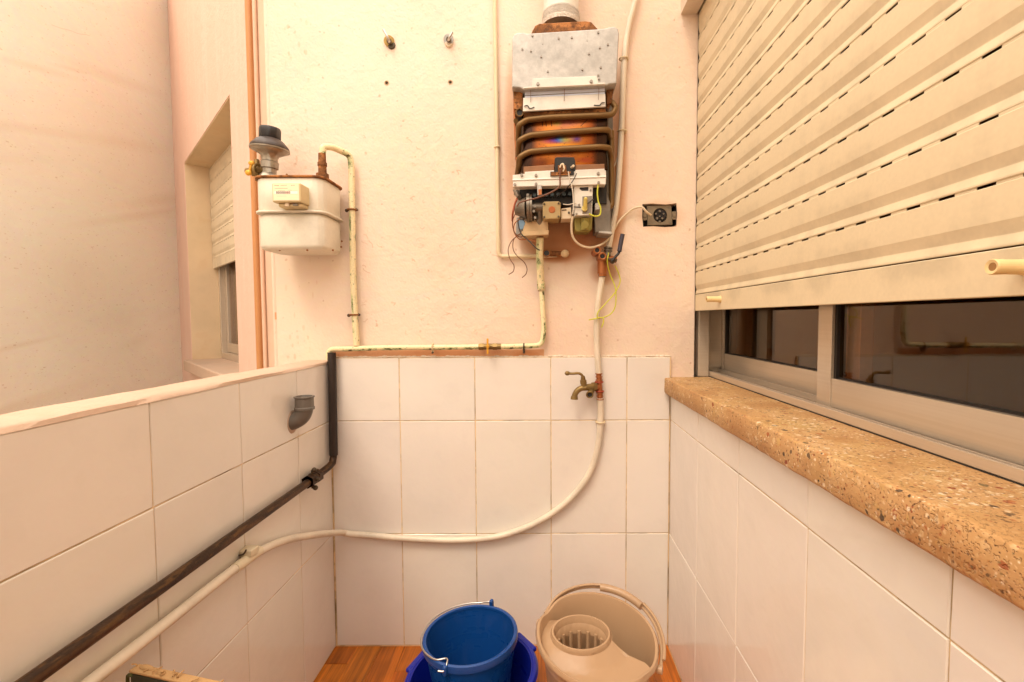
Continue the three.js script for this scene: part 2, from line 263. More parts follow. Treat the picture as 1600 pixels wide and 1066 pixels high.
// ---------------------------------------------------------------- materials
const C = (r, g, b) => new THREE.Color().setRGB(r, g, b);
const mat = (c, rough = 0.7, metal = 0, o = {}) => new THREE.MeshStandardMaterial({ color: Array.isArray(c) ? C(...c) : c, roughness: rough, metalness: metal, side: THREE.DoubleSide, ...o });
const WHITE = [1, 1, 1];
const M = {
  backWall: mat([0.86, 0.785, 0.79], 0.9, 0, { map: T.backWall, bumpMap: T.plasterBump, bumpScale: 0.0019 }),
  farWall: mat([0.91, 0.98, 1.0], 0.95, 0, { map: T.farWall, bumpMap: T.plasterBump, bumpScale: 0.0011 }),
  oblique: mat([0.79, 0.73, 0.80], 0.92, 0, { map: T.obliqueWall, bumpMap: T.plasterBump, bumpScale: 0.0018 }),
  pinkStrip: mat([0.82, 0.57, 0.42], 0.9, 0, { map: T.plasterTint, bumpMap: T.plasterBump, bumpScale: 0.0012 }),
  reveal: mat([0.82, 0.62, 0.40], 0.9, 0, { map: T.plasterTint, bumpMap: T.plasterBump, bumpScale: 0.0014 }),
  plaster: mat([0.80, 0.68, 0.55], 0.9, 0, { map: T.plasterTint, bumpMap: T.plasterBump, bumpScale: 0.002 }),
  cap: mat([0.66, 0.48, 0.36], 0.85, 0, { map: T.plasterTint, bumpMap: T.plasterBump, bumpScale: 0.002 }),
  grout: mat([0.80, 0.66, 0.47], 0.9, 0, { map: T.dirt, bumpMap: T.bumpFine, bumpScale: 0.0006 }),
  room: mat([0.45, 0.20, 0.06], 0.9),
  shutter: mat([0.80, 0.70, 0.52], 0.42, 0, { map: T.grime }),
  shutterFar: mat([0.80, 0.70, 0.55], 0.6, 0, { map: T.grime }),
  peg: mat([0.80, 0.60, 0.30], 0.4), pegHole: mat([0.35, 0.18, 0.06], 0.7),
  alu: mat([0.70, 0.62, 0.53], 0.42, 0.40, { map: T.brushV, roughnessMap: T.brush }),
  gasket: mat([0.02, 0.015, 0.012], 0.7),
  glass: new THREE.MeshPhysicalMaterial({ color: C(0.80, 0.62, 0.42), transmission: 1, thickness: 0, roughness: 0.0, ior: 1.5 }),
  terrazzo: mat([0.88, 0.82, 0.72], 0.62, 0, { map: T.terrazzo, bumpMap: T.terrazzoBump, bumpScale: 0.0014 }),
  conduit: mat([0.62, 0.28, 0.10], 0.55, 0, { map: T.plasterTint }),
  pipe: mat(WHITE, 0.55, 0, { map: T.paintChip, bumpMap: T.bumpFine, bumpScale: 0.0006 }),
  pipeClean: mat([0.80, 0.68, 0.48], 0.5, 0, { map: T.grime }),
  iron: mat([0.62, 0.58, 0.55], 0.5, 0.3, { map: T.darkIron, bumpMap: T.bumpFine, bumpScale: 0.0005 }),
  lagging: mat([0.022, 0.013, 0.010], 0.5, 0, { bumpMap: T.bumpFine, bumpScale: 0.0006 }),
  rust: mat(WHITE, 0.8, 0.2, { map: T.rust, bumpMap: T.bumpFine, bumpScale: 0.0005 }),
  brass: mat([0.50, 0.34, 0.13], 0.42, 0.8, { map: T.grime }),
  oldBrass: mat([0.30, 0.21, 0.09], 0.5, 0.75, { map: T.grime }),
  yellow: mat([0.75, 0.38, 0.04], 0.45, 0.2),
  copperPipe: mat([0.45, 0.17, 0.07], 0.42, 0.7, { map: T.grime }),
  coil: mat([0.20, 0.115, 0.042], 0.45, 0.55, { map: T.grime, bumpMap: T.bumpFine, bumpScale: 0.0003 }),
  copperBody: mat([0.72, 0.66, 0.66], 0.26, 0.6, { map: T.copper }),
  zinc: mat([0.84, 0.83, 0.82], 0.5, 0.35, { map: T.zinc }),
  zincDark: mat([0.42, 0.38, 0.34], 0.5, 0.5, { map: T.zinc }),
  whiteEnamel: mat([0.80, 0.78, 0.76], 0.4, 0.1, { map: T.grime }),
  blueGrey: mat([0.62, 0.66, 0.80], 0.4, 0.1),
  castAlu: mat([0.45, 0.40, 0.34], 0.45, 0.7, { map: T.zinc }),
  tan: mat([0.50, 0.37, 0.18], 0.5, 0.1, { map: T.grime }),
  rustSpot: mat([0.45, 0.14, 0.04], 0.8),
  black: mat([0.012, 0.010, 0.010], 0.6), blackShiny: mat([0.02, 0.018, 0.02], 0.35),
  steelBlue: mat([0.06, 0.08, 0.09], 0.4, 0.6),
  screw: mat([0.30, 0.26, 0.22], 0.4, 0.85), darkScrew: mat([0.10, 0.075, 0.05], 0.5, 0.6),
  greenBrass: mat([0.36, 0.32, 0.10], 0.5, 0.5, { map: T.grime }),
  beige: mat([0.68, 0.50, 0.30], 0.6, 0, { map: T.grime }), tape: mat([0.22, 0.36, 0.52], 0.6),
  ceramic: mat([0.62, 0.48, 0.12], 0.4),
  hose: mat([0.84, 0.76, 0.66], 0.38, 0, { map: T.grime }), hoseCream: mat([0.80, 0.72, 0.56], 0.45, 0, { map: T.grime }),
  cream: mat([0.76, 0.62, 0.44], 0.55), greenYellow: mat([0.62, 0.62, 0.05], 0.45), wireBrown: mat([0.16, 0.06, 0.03], 0.5), wireDark: mat([0.05, 0.04, 0.035], 0.5), wireRed: mat([0.30, 0.06, 0.02], 0.5), wireWhite: mat([0.7, 0.62, 0.52], 0.5),
  meter: mat([0.82, 0.78, 0.70], 0.45, 0, { map: T.grime }), dialBox: mat([0.72, 0.58, 0.34], 0.45, 0, { map: T.grime }),
  dial: mat(WHITE, 0.4, 0, { map: T.dial }),
  regTop: mat([0.07, 0.055, 0.05], 0.4, 0.3), regAlu: mat([0.72, 0.66, 0.58], 0.38, 0.8, { map: T.zinc }),
  grip: mat([0.045, 0.04, 0.06], 0.55), greyPVC: mat([0.15, 0.135, 0.125], 0.42, 0, { map: T.grime }),
  blue: mat([0.005, 0.058, 0.255], 0.55, 0, { roughnessMap: T.scuff }), basin: mat([0.003, 0.013, 0.30], 0.55, 0, { roughnessMap: T.scuff }), bucket: mat([0.49, 0.33, 0.21], 0.6, 0, { roughnessMap: T.scuff, map: T.grime }), wireSteel: mat([0.6, 0.58, 0.55], 0.3, 0.9),
  socket: mat([0.26, 0.21, 0.15], 0.55, 0.3, { map: T.grime }), redRing: mat([0.34, 0.05, 0.02], 0.55), foil: mat([0.86, 0.78, 0.72], 0.42, 0.15, { map: T.grime, bumpMap: T.bumpFine, bumpScale: 0.006 }),
  board: mat([0.035, 0.035, 0.018], 0.6), boardEdge: mat([0.50, 0.30, 0.13], 0.8, 0, { bumpMap: T.bumpFine, bumpScale: 0.001 }), cord: mat([0.07, 0.08, 0.02], 0.7), silicone: mat([0.8, 0.74, 0.66], 0.5),
  wellFloor: mat([0.34, 0.28, 0.22], 0.9),
};
const tileMats = [0, 1, 2, 3, 4].map((k) => new THREE.MeshPhysicalMaterial({ color: C(0.870 - k * 0.005, 0.822 - (k % 3) * 0.006, 0.775 - (k % 2) * 0.008), roughness: 0.17, roughnessMap: T.glazeRough, map: T.glaze, bumpMap: T.glazeBump, bumpScale: 0.0016, side: THREE.DoubleSide, ior: 1.5 }));
const plankMats = [[0.84, 0.265, 0.024], [0.92, 0.33, 0.034], [0.74, 0.205, 0.018], [0.97, 0.37, 0.045], [0.82, 0.26, 0.028]].map((c) => mat(c, 0.32, 0, { map: T.wood }));

// ---------------------------------------------------------------- setting
const r1 = rng(1234);
// one glazed tile in local axes u (across), v (up), n (out): 18 faces, chamfered edges
function tileGeo(o, u, v, n, w, h, t = 0.008, b = 0.0012) {
  const P = (a, c, d) => o.clone().addScaledVector(u, a).addScaledVector(v, c).addScaledVector(n, d), pos = [], uv = [];
  const k = (x) => (r1() - 0.5) * x, t4 = [t + k(0.0011), t + k(0.0011), t + k(0.0011), t + k(0.0011)];
  const f = [[b, b], [w - b, b], [w - b, h - b], [b, h - b]], e = [[0, 0], [w, 0], [w, h], [0, h]], off = [r1() * 3, r1() * 3];
  const quad = (q) => { for (const i of [0, 1, 2, 0, 2, 3]) { pos.push(q[i][0].x, q[i][0].y, q[i][0].z); uv.push(q[i][1][0] + off[0], q[i][1][1] + off[1]); } };
  const A = f.map((c, i) => [P(c[0], c[1], t4[i]), c]), B = e.map((c, i) => [P(c[0], c[1], t4[i] - b), c]), D = e.map((c) => [P(c[0], c[1], 0), c]);
  quad(A); for (let i = 0; i < 4; i++) { const j = (i + 1) % 4; quad([B[i], B[j], A[j], A[i]]); quad([D[i], D[j], B[j], B[i]]); }
  const g = new THREE.BufferGeometry(); g.setAttribute('position', new THREE.Float32BufferAttribute(pos, 3)); g.setAttribute('uv', new THREE.Float32BufferAttribute(uv, 2)); g.computeVertexNormals(); return g;
}
const rows = [[0.004, 0.3111], [0.3131, 0.6176], [0.6196, 0.7855]];   // tile courses, floor to top
const LX = -0.566, RX = 0.350;                          // wall cores behind the tiles (tile face 8 mm in front)

// floor
const floor = new THREE.Group(); floor.name = 'floor'; floor.userData = { kind: 'structure' }; scene.add(floor);
part('screed', bx(-0.62, 0.62, -0.14, -0.006, 0, 2.6), M.grout, floor);
{
  const w = 0.0648; let i = 0;
  for (let x = -0.5655; x < 0.34; x += w, i++) {
    let z = 0.002 - r1() * 0.0; const x1 = Math.min(x + w, 0.345);
    for (let first = true; z < 2.55;) {
      const L = first ? 0.07 + ((i * 0.37) % 1) * 0.25 : 0.30, z1 = Math.min(z + L, 2.59); first = false;
      const g = bx(x + 0.0004, x1 - 0.0004, -0.006, 0 + (r1() - 0.5) * 0.0006, z + 0.0005, z1 - 0.0005, 0);
      const uv = g.attributes.uv, ou = r1() * 5, ov = r1() * 5; for (let j = 0; j < uv.count; j++) { const a = uv.getX(j), b = uv.getY(j); uv.setXY(j, b + ou, a + ov); }
      part('plank', g, plankMats[Math.floor(r1() * 5)], floor); z = z1;
    }
  }
}
single('light_well_ground', bx(-2.4, 2.6, -2.7, -2.5, -1.7, 9), M.wellFloor, null, null, null, 'structure');
single('lower_floors', bx(-0.632, 0.6, -2.5, -0.145, 0, 2.6), M.plaster, null, null, null, 'structure');

// back wall: plaster core with the socket recess and two drilled holes cut through its skin, tiles below
const backWall = thing('back_wall', 'cream rough plaster wall with white tiles below, carrying the gas heater', 'wall', V(-0.15, 0, 0));
{
  const s = new THREE.Shape([[-0.703, -2.5], [0.406, -2.5], [0.406, 2.72], [-0.703, 2.72]].map((p) => new THREE.Vector2(...p)));
  const hole = (pts) => s.holes.push(new THREE.Path(pts.map((p) => { const w = pz(p[0], p[1], 0); return new THREE.Vector2(w.x, w.y); })));
  hole([[1004, 319], [1020, 318], [1040, 319.5], [1057, 317.5], [1058.5, 332], [1057, 354], [1038, 355], [1020, 353.6], [1005, 354.5], [1003.4, 338]]);
  for (const [x, y] of [[604, 129.5], [703.5, 128.5]]) hole(Array.from({ length: 10 }, (_, k) => [x + 2.6 * Math.cos(k * 0.628), y + 2.6 * Math.sin(k * 0.628)]));
  const g = boxUV(new THREE.ExtrudeGeometry(s, { depth: 0.05, bevelEnabled: false }).translate(0, 0, -0.05));
  part('plaster', [g, bx(-0.703, 0.406, -2.5, 2.72, -0.25, -0.05)], M.backWall, backWall);
  // rounded left corner bead
  part('corner_bead', cyl(V(-0.7015, -2.5, -0.006), V(-0.7015, 2.72, -0.006), 0.0075, 0.0075, 16, true), M.backWall, backWall);
  const xs = [-0.556, -0.374, -0.1745, 0.0262, 0.2275, 0.3415];
  const gb = tileGeo; rows.forEach(([y0, y1]) => { for (let i = 0; i < 5; i++) part('tile', gb(V(xs[i] + 0.0010, y0, 0.002), V(1, 0, 0), V(0, 1, 0), V(0, 0, 1), xs[i + 1] - xs[i] - 0.0020, y1 - y0, 0.0065), tileMats[Math.floor(r1() * 5)], backWall); });
  part('grout', bx(-0.56, 0.3430, 0, 0.7862, 0, 0.0072), M.grout, backWall);
  // ragged mortar over the top edge of the tiles
  const top = []; for (let k = 0; k < 70; k++) { const x = -0.555 + k * 0.0129, b = 0.0022 + r1() * 0.0022; top.push(new THREE.SphereGeometry(1, 8, 6).scale(0.009, b, 0.005).translate(x, 0.7872 + r1() * 0.0015, 0.002)); }
  part('mortar_edge', top.map(boxUV), M.plaster, backWall);
}
// left parapet
const parapet = thing('parapet_wall', 'low white tiled parapet wall with a pale plaster coping on the left', 'wall', V(-0.6, 0, 1.2));
{
  part('core', bx(-0.632, LX, -0.145, 0.770, 0, 2.6), M.plaster, parapet);
  // coping: a lumpy rounded top
  const pts = []; for (let k = 0; k <= 10; k++) { const a = Math.PI * k / 10; pts.push(new THREE.Vector2(-0.597 - 0.0395 * Math.cos(a) * (1), 0.7715 + 0.0095 * Math.pow(Math.sin(a), 0.45))); }
  const g = new THREE.ExtrudeGeometry(new THREE.Shape([new THREE.Vector2(-0.6365, 0.7715), ...pts.slice(1, -1), new THREE.Vector2(-0.5575, 0.7715)]), { depth: 2.6, steps: 130, bevelEnabled: false });
  const p = g.attributes.position, f = (z, s) => Math.sin(z * 7.3 + s) * 0.5 + Math.sin(z * 19 + s * 2) * 0.35 + Math.sin(z * 53 + s) * 0.18 + Math.sin(z * 131 + s * 3) * 0.1;
  for (let i = 0; i < p.count; i++) { const z = p.getZ(i), y = p.getY(i); if (y > 0.7725) p.setXYZ(i, p.getX(i) + 0.0013 * f(z, 1), y + 0.0016 * f(z, 4), z); else p.setX(i, p.getX(i) + 0.0012 * f(z, 2)); }
  g.computeVertexNormals(); part('coping', boxUV(toCreasedNormals(g, 0.9)), M.cap, parapet);
  part('grout', bx(LX, LX + 0.0056, 0, 0.770, 0.007, 2.6), M.grout, parapet);
  const zs = [0.0088, 0.174, 0.376, 0.576]; while (zs[zs.length - 1] < 2.4) zs.push(zs[zs.length - 1] + 0.2);
  rows.forEach(([y0, y1], k) => { for (let i = 0; i < zs.length - 1; i++) part('tile', tileGeo(V(LX + 0.001, y0, zs[i + 1] - 0.0010), V(0, 0, -1), V(0, 1, 0), V(1, 0, 0), zs[i + 1] - zs[i] - 0.0020, (k === 2 ? 0.7715 : y1) - y0, 0.0065), tileMats[Math.floor(r1() * 5)], parapet); });
}
// right wall below and around the window
const rightWall = thing('window_wall', 'white tiled wall under the terrazzo sill on the right', 'wall', V(0.46, 0, 1.2));
{
  part('core', [bx(RX, 0.6, -0.145, 0.687, 0, 2.6), bx(0.406, 0.6, -0.145, 2.72, -0.25, -0.086)], M.plaster, rightWall);
  part('lintel', [bx(0.361, 0.402, 1.665, 2.08, 0, 2.6), bx(0.47, 0.6, 1.665, 2.08, -0.086, 2.6), bx(0.36, 2.7, 2.08, 2.12, 0, 2.6)], M.plaster, rightWall);
  part('pier', [bx(0.361, 0.6, 0.687, 1.665, 1.62, 2.6)], M.plaster, rightWall);
  part('grout', bx(RX - 0.0056, RX, 0, 0.687, 0.007, 2.6), M.grout, rightWall);
  const zs = [0.0088, 0.228, 0.438, 0.648, 0.858]; while (zs[zs.length - 1] < 2.4) zs.push(zs[zs.length - 1] + 0.21);
  rows.forEach(([y0, y1], k) => { for (let i = 0; i < zs.length - 1; i++) part('tile', tileGeo(V(RX - 0.001, y0, zs[i] + 0.0010), V(0, 0, 1), V(0, 1, 0), V(-1, 0, 0), zs[i + 1] - zs[i] - 0.0020, (k === 2 ? 0.686 : y1) - y0, 0.0065), tileMats[Math.floor(r1() * 5)], rightWall); });
}
// the dark room behind the window
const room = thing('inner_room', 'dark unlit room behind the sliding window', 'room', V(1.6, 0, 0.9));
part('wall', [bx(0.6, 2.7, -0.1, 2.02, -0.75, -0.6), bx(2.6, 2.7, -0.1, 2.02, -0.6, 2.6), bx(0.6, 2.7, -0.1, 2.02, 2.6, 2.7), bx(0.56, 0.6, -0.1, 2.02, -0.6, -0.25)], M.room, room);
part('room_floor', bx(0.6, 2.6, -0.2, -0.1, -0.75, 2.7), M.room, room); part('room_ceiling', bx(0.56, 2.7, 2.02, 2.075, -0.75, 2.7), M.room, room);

// far wall of the light well, and the walls that close it behind the camera
{
  const g = new THREE.PlaneGeometry(8.4, 5.22, 200, 120); g.rotateY(Math.PI / 2); g.translate(-1.855, 0.11, 2.80);
  const p = g.attributes.position; for (let i = 0; i < p.count; i++) { const z = p.getZ(i), y = p.getY(i); p.setX(i, p.getX(i) + 0.0015 * Math.sin(z * 4 + y * 2.3) + 0.001 * Math.sin(y * 7 - z * 5)); }
  g.computeVertexNormals(); const far = thing('courtyard_wall', 'large weathered pale pink wall across the light well on the far left', 'wall', V(-1.9, -2.5, 0.7));
  part('render_coat', boxUV(g), M.farWall, far); part('core', bx(-2.1, -1.87, -2.5, 2.715, -1.4, 7.0), M.farWall, far);
  const near = thing('rear_wall', 'plain plaster wall closing the balcony behind the viewer', 'wall', V(-0.8, 0, 2.7));
  part('core', bx(-0.632, 0.6, -2.5, 2.0, 2.6, 2.8), M.farWall, near);
}
// oblique wall with its own small window; local x runs along the wall towards the corner with the back wall
const OB = new THREE.Matrix4().makeRotationY(-Math.atan2(1, 0.98)).setPosition(-0.7035, 0, -0.001);
const ob = (g) => moved(g, OB), obx = (s0, s1, y0, y1, n0, n1, r = 0) => boxUV(bx(-s1, -s0, y0, y1, n0, n1, r)).applyMatrix4(OB);
const oblique = thing('corner_wall', 'salmon pink slanted wall with a small shuttered window beside the gas meter', 'wall', V(-1.3, -2.5, -0.6));
const S0 = 0.412, S1 = 1.335, WB = 0.70, WT = 1.607;
part('render_coat', [obx(S1, 1.68, -2.5, 2.72, -0.25, 0), obx(0.095, S0, -2.5, 2.72, -0.25, 0), obx(S0, S1, -2.5, WB - 0.05, -0.25, 0), obx(S0, S1, WT, 2.72, -0.25, 0)], M.oblique, oblique);
part('painted_strip', obx(0.0, 0.095, -2.5, 2.72, -0.25, 0.0), M.pinkStrip, oblique, 'smooth darker pink strip of wall beside the pipes');
part('reveal', [obx(S1 - 0.004, S1, WB, WT, -0.2, -0.002), obx(S0, S0 + 0.004, WB, WT, -0.2, -0.002), obx(S0 + 0.004, S1 - 0.004, WT - 0.004, WT, -0.2, -0.002)], M.reveal, oblique, 'ochre window reveal');
single('far_window_sill', obx(S0 - 0.02, S1 + 0.02, WB - 0.05, WB, -0.14, 0.03, 0.006), M.cap, 'plain plaster sill under the small window of the slanted wall', 'window sill');

// ---------------------------------------------------------------- roller shutters
const slatProfile = [[0.0053, 0], [0.0060, 0.0008], [0.0062, 0.010], [0.0062, 0.026], [0.0060, 0.0330], [0.0054, 0.0350], [0.0030, 0.0445], [0.0029, 0.0456], [0.0034, 0.0472], [0.0050, 0.0515], [0.0057, 0.0540], [0.0058, 0.0556], [0.0053, 0.0565]];
const PITCH = 0.0593;
function slatGeo(len, z0) {                              // front faces -x, top at y = 0, runs along z
  const pts = slatProfile.map(([o, v]) => new THREE.Vector2(-o, -v)); for (const [o, v] of [...slatProfile].reverse()) pts.push(new THREE.Vector2(-o + 0.0007, -v));
  const g = new THREE.ExtrudeGeometry(new THREE.Shape(pts), { depth: len, bevelEnabled: false }); const gs = [toCreasedNormals(prep(g), 0.14)];
  gs[0].translate(0, 0, z0);
  for (let z = z0 + 0.012; z < z0 + len; z += 0.042) gs.push(new THREE.BoxGeometry(0.0009, PITCH - 0.0565 + 0.0003, 0.023).translate(-0.0047, 0.0014, Math.min(z + 0.0125, z0 + len - 0.0125)));
  return boxUV(merge(gs));
}
const SX = 0.412;
const shutter = thing('roller_shutter', 'large cream roller shutter half lowered over the sliding window on the right', 'roller shutter', V(SX, 0.907, 0.8));
{
  const proto = slatGeo(1.60, 0.004); const r = rng(3);
  for (let k = 0; k < 14; k++) part('slat', proto.clone().translate(SX + (r() - 0.5) * 0.0008, 0.9505 + 0.0565 + 0.0005 + k * PITCH, 0), M.shutter, shutter);
  part('bottom_bar', [bx(SX - 0.0062, SX + 0.004, 0.9075, 0.9495, 0.004, 1.604, 0.0012)], M.shutter, shutter);
  for (const [px, py] of [[1103.5, 467.5], [1549, 417]]) {
    const a = at(px, py, { x: SX - 0.038 }), b = V(SX - 0.006, a.y - 0.0005, a.z);
    const s = part('stopper', [lathe([[0.0035, 0.001], [0.0060, 0], [0.0066, 0.001], [0.0062, 0.012], [0.0064, 0.024], [0.0072, 0.030], [0.0085, 0.0325]], a, V(1, -0.012, 0), 20)], M.peg, shutter);
    part('hollow', cyl(a.clone().add(V(0.0012, 0, 0)), a.clone().add(V(0.0016, 0, 0)), 0.0037, 0.0037, 16), M.pegHole, s);
  }
}
const farShutter = thing('roller_shutter', 'small pale roller shutter half lowered in the slanted wall window', 'roller shutter', V(-1.4, 1.13, -0.75));
{
  const toOb = new THREE.Matrix4().makeRotationY(Math.PI / 2);           // slat front -x  ->  wall normal +z
  const base = slatGeo(S1 - S0 - 0.012, 0); base.applyMatrix4(new THREE.Matrix4().makeRotationY(Math.PI / 2)).applyMatrix4(new THREE.Matrix4());
  const p0 = slatGeo(S1 - S0 - 0.016, 0).applyMatrix4(toOb);
  for (let k = 0; k < 9; k++) part('slat', ob(p0.clone().translate(-S1 + 0.008, WB + 0.43 + 0.045 + 0.0565 + k * PITCH, -0.100)), M.shutterFar, farShutter);
  part('bottom_bar', obx(S0 + 0.008, S1 - 0.008, WB + 0.43, WB + 0.4745, -0.104, -0.094, 0.001), M.shutterFar, farShutter);
}
const farWindow = thing('sliding_window', 'narrow aluminium window of the slanted wall, dark glass under its shutter', 'window', V(-1.4, 0.7, -0.8));
part('frame', [obx(S1 - 0.028, S1 - 0.004, WB, WB + 0.9, -0.17, -0.115, 0.002), obx(S0, S1 - 0.028, WB, WB + 0.03, -0.17, -0.115, 0.002), obx(S0 + 0.004, S0 + 0.05, WB + 0.03, WB + 0.9, -0.17, -0.115, 0.002)], M.alu, farWindow);
part('sash', [obx(S1 - 0.07, S1 - 0.030, WB + 0.031, WB + 0.9, -0.16, -0.135, 0.002), obx(S0 + 0.052, S1 - 0.07, WB + 0.031, WB + 0.075, -0.16, -0.135, 0.002), obx(0.85, 0.89, WB + 0.075, WB + 0.9, -0.16, -0.13, 0.002)], M.alu, farWindow);
part('pane', [obx(0.89, S1 - 0.07, WB + 0.075, WB + 0.9, -0.15, -0.146), obx(S0 + 0.052, 0.85, WB + 0.075, WB + 0.9, -0.15, -0.146)], M.glass, farWindow);
part('dark_interior', [obx(S0 - 0.2, S1 + 0.2, WB - 0.3, WT + 0.2, -1.0, -0.95), obx(S0 - 0.25, S0 - 0.2, WB - 0.3, WT + 0.2, -0.95, -0.25), obx(S1 + 0.2, S1 + 0.25, WB - 0.3, WT + 0.2, -0.95, -0.25), obx(S0 - 0.2, S1 + 0.2, WT + 0.15, WT + 0.2, -0.95, -0.25), obx(S0 - 0.2, S1 + 0.2, WB - 0.3, WB - 0.25, -0.95, -0.25)], M.room, farWindow);

// ---------------------------------------------------------------- right window
const win = thing('sliding_window', 'aluminium sliding window with dark glass under the large cream shutter', 'window', V(0.5, 0.732, 0.8));
{
  const z1 = 1.615, top = 1.64;
  part('frame', [
    bx(0.4185, 0.447, 0.7325, 1.664, -0.034, -0.003, 0.0015), bx(0.450, 0.545, 0.7325, 1.664, -0.0855, -0.062, 0.001),
    bx(0.450, 0.5, 0.752, 1.664, -0.062, -0.055, 0.001), bx(0.450, 0.545, 0.7325, 1.664, z1 - 0.02, z1, 0.001)], M.alu, win);
  part('track', [bx(0.4505, 0.545, 0.7335, 0.7385, -0.0605, z1 - 0.021, 0.001), bx(0.4485, 0.4525, 0.7335, 0.7475, -0.0605, z1 - 0.021, 0.0012), bx(0.4600, 0.4635, 0.7385, 0.7465, -0.0605, z1 - 0.021, 0.001), bx(0.4925, 0.4965, 0.7385, 0.7500, -0.0605, z1 - 0.021, 0.001), bx(0.526, 0.545, 0.7385, 0.757, -0.0605, z1 - 0.021, 0.001)], M.alu, win);
  part('gap_seal', bx(0.447, 0.4515, 0.7285, 0.7333, -0.06, 1.6), M.gasket, win);
  const sash = (X, za, zb, near) => {
    const s = part('sash', [
      bx(X, X + 0.021, 0.7445, 0.7915, za + 0.0125, zb - 0.0125, 0.0012),                        // bottom rail
      bx(X, X + 0.021, top - 0.03, top, za, zb, 0.001)], M.alu, win);
    part('stile', bx(X - 0.002, X + 0.022, 0.7425, top - 0.0305, za, za + (near ? 0.037 : 0.012), 0.001), M.alu, s);
    part('stile', bx(X, X + 0.021, 0.7425, top - 0.0305, zb - (near ? 0.012 : 0.03), zb, 0.001), M.alu, s);
    part('gasket', [bx(X + 0.007, X + 0.014, 0.7915, 0.7940, za + 0.02, zb - 0.02), bx(X + 0.003, X + 0.018, 0.7915, top - 0.03, za + (near ? 0.0372 : 0.0122), za + (near ? 0.043 : 0.0145))], M.gasket, s);
    part('pane', bx(X + 0.0085, X + 0.0125, 0.788, top - 0.02, za + 0.01, zb - 0.012), M.glass, s);
  };
  sash(0.468, 0.452, z1 - 0.022, true); sash(0.501, -0.054, 0.505, false);
}
// terrazzo sill
{
  const pr = [[0.56, 0.688], [0.333, 0.688], [0.328, 0.690], [0.3255, 0.694], [0.325, 0.700], [0.325, 0.725], [0.3258, 0.7292], [0.3285, 0.7316], [0.333, 0.732], [0.345, 0.732], [0.36, 0.732], [0.38, 0.7321], [0.40, 0.7322], [0.43, 0.7324], [0.46, 0.7326], [0.56, 0.7326]];
  const g = new THREE.ExtrudeGeometry(new THREE.Shape(pr.map((p) => new THREE.Vector2(...p))), { depth: 1.62, steps: 324, bevelEnabled: false });
  const p = g.attributes.position, n1 = fbm(256, 16, 4, 201), n2 = fbm(256, 40, 3, 211);
  const smp = (n, u, v) => n[(((Math.floor(v * 256) % 256) + 256) % 256) * 256 + ((Math.floor(u * 256) % 256) + 256) % 256] - 0.5;
  for (let i = 0; i < p.count; i++) {
    let [x, y, z] = [p.getX(i), p.getY(i), p.getZ(i)]; if (x < 0.44 && y > 0.689) {
      const d = 0.0040 * smp(n1, z * 0.9, (x + y) * 2) + 0.0014 * smp(n2, z * 2.5, (x + y) * 7);
      if (x < 0.34) x -= d * (y < 0.728 ? 1.3 : 0.8); if (y > 0.725) y += d * (x > 0.345 ? 0.35 : 0.9); p.setXYZ(i, x, y, z);
    }
  }
  g.computeVertexNormals(); const gg = toCreasedNormals(mergeVertices(g.deleteAttribute('uv').deleteAttribute('normal'), 1e-5), 1.0); gg.translate(0, 0, 0.0005);
  gg.setAttribute('uv', new THREE.Float32BufferAttribute(new Float32Array(gg.attributes.position.count * 2), 2));
  const q = boxUV(gg), uv = q.attributes.uv, pp = q.attributes.position; for (let i = 0; i < uv.count; i++) uv.setXY(i, pp.getZ(i), pp.getX(i) + pp.getY(i));
  single('terrazzo_sill', q, M.terrazzo, 'thick speckled sandy terrazzo sill under the right window', 'window sill');
}

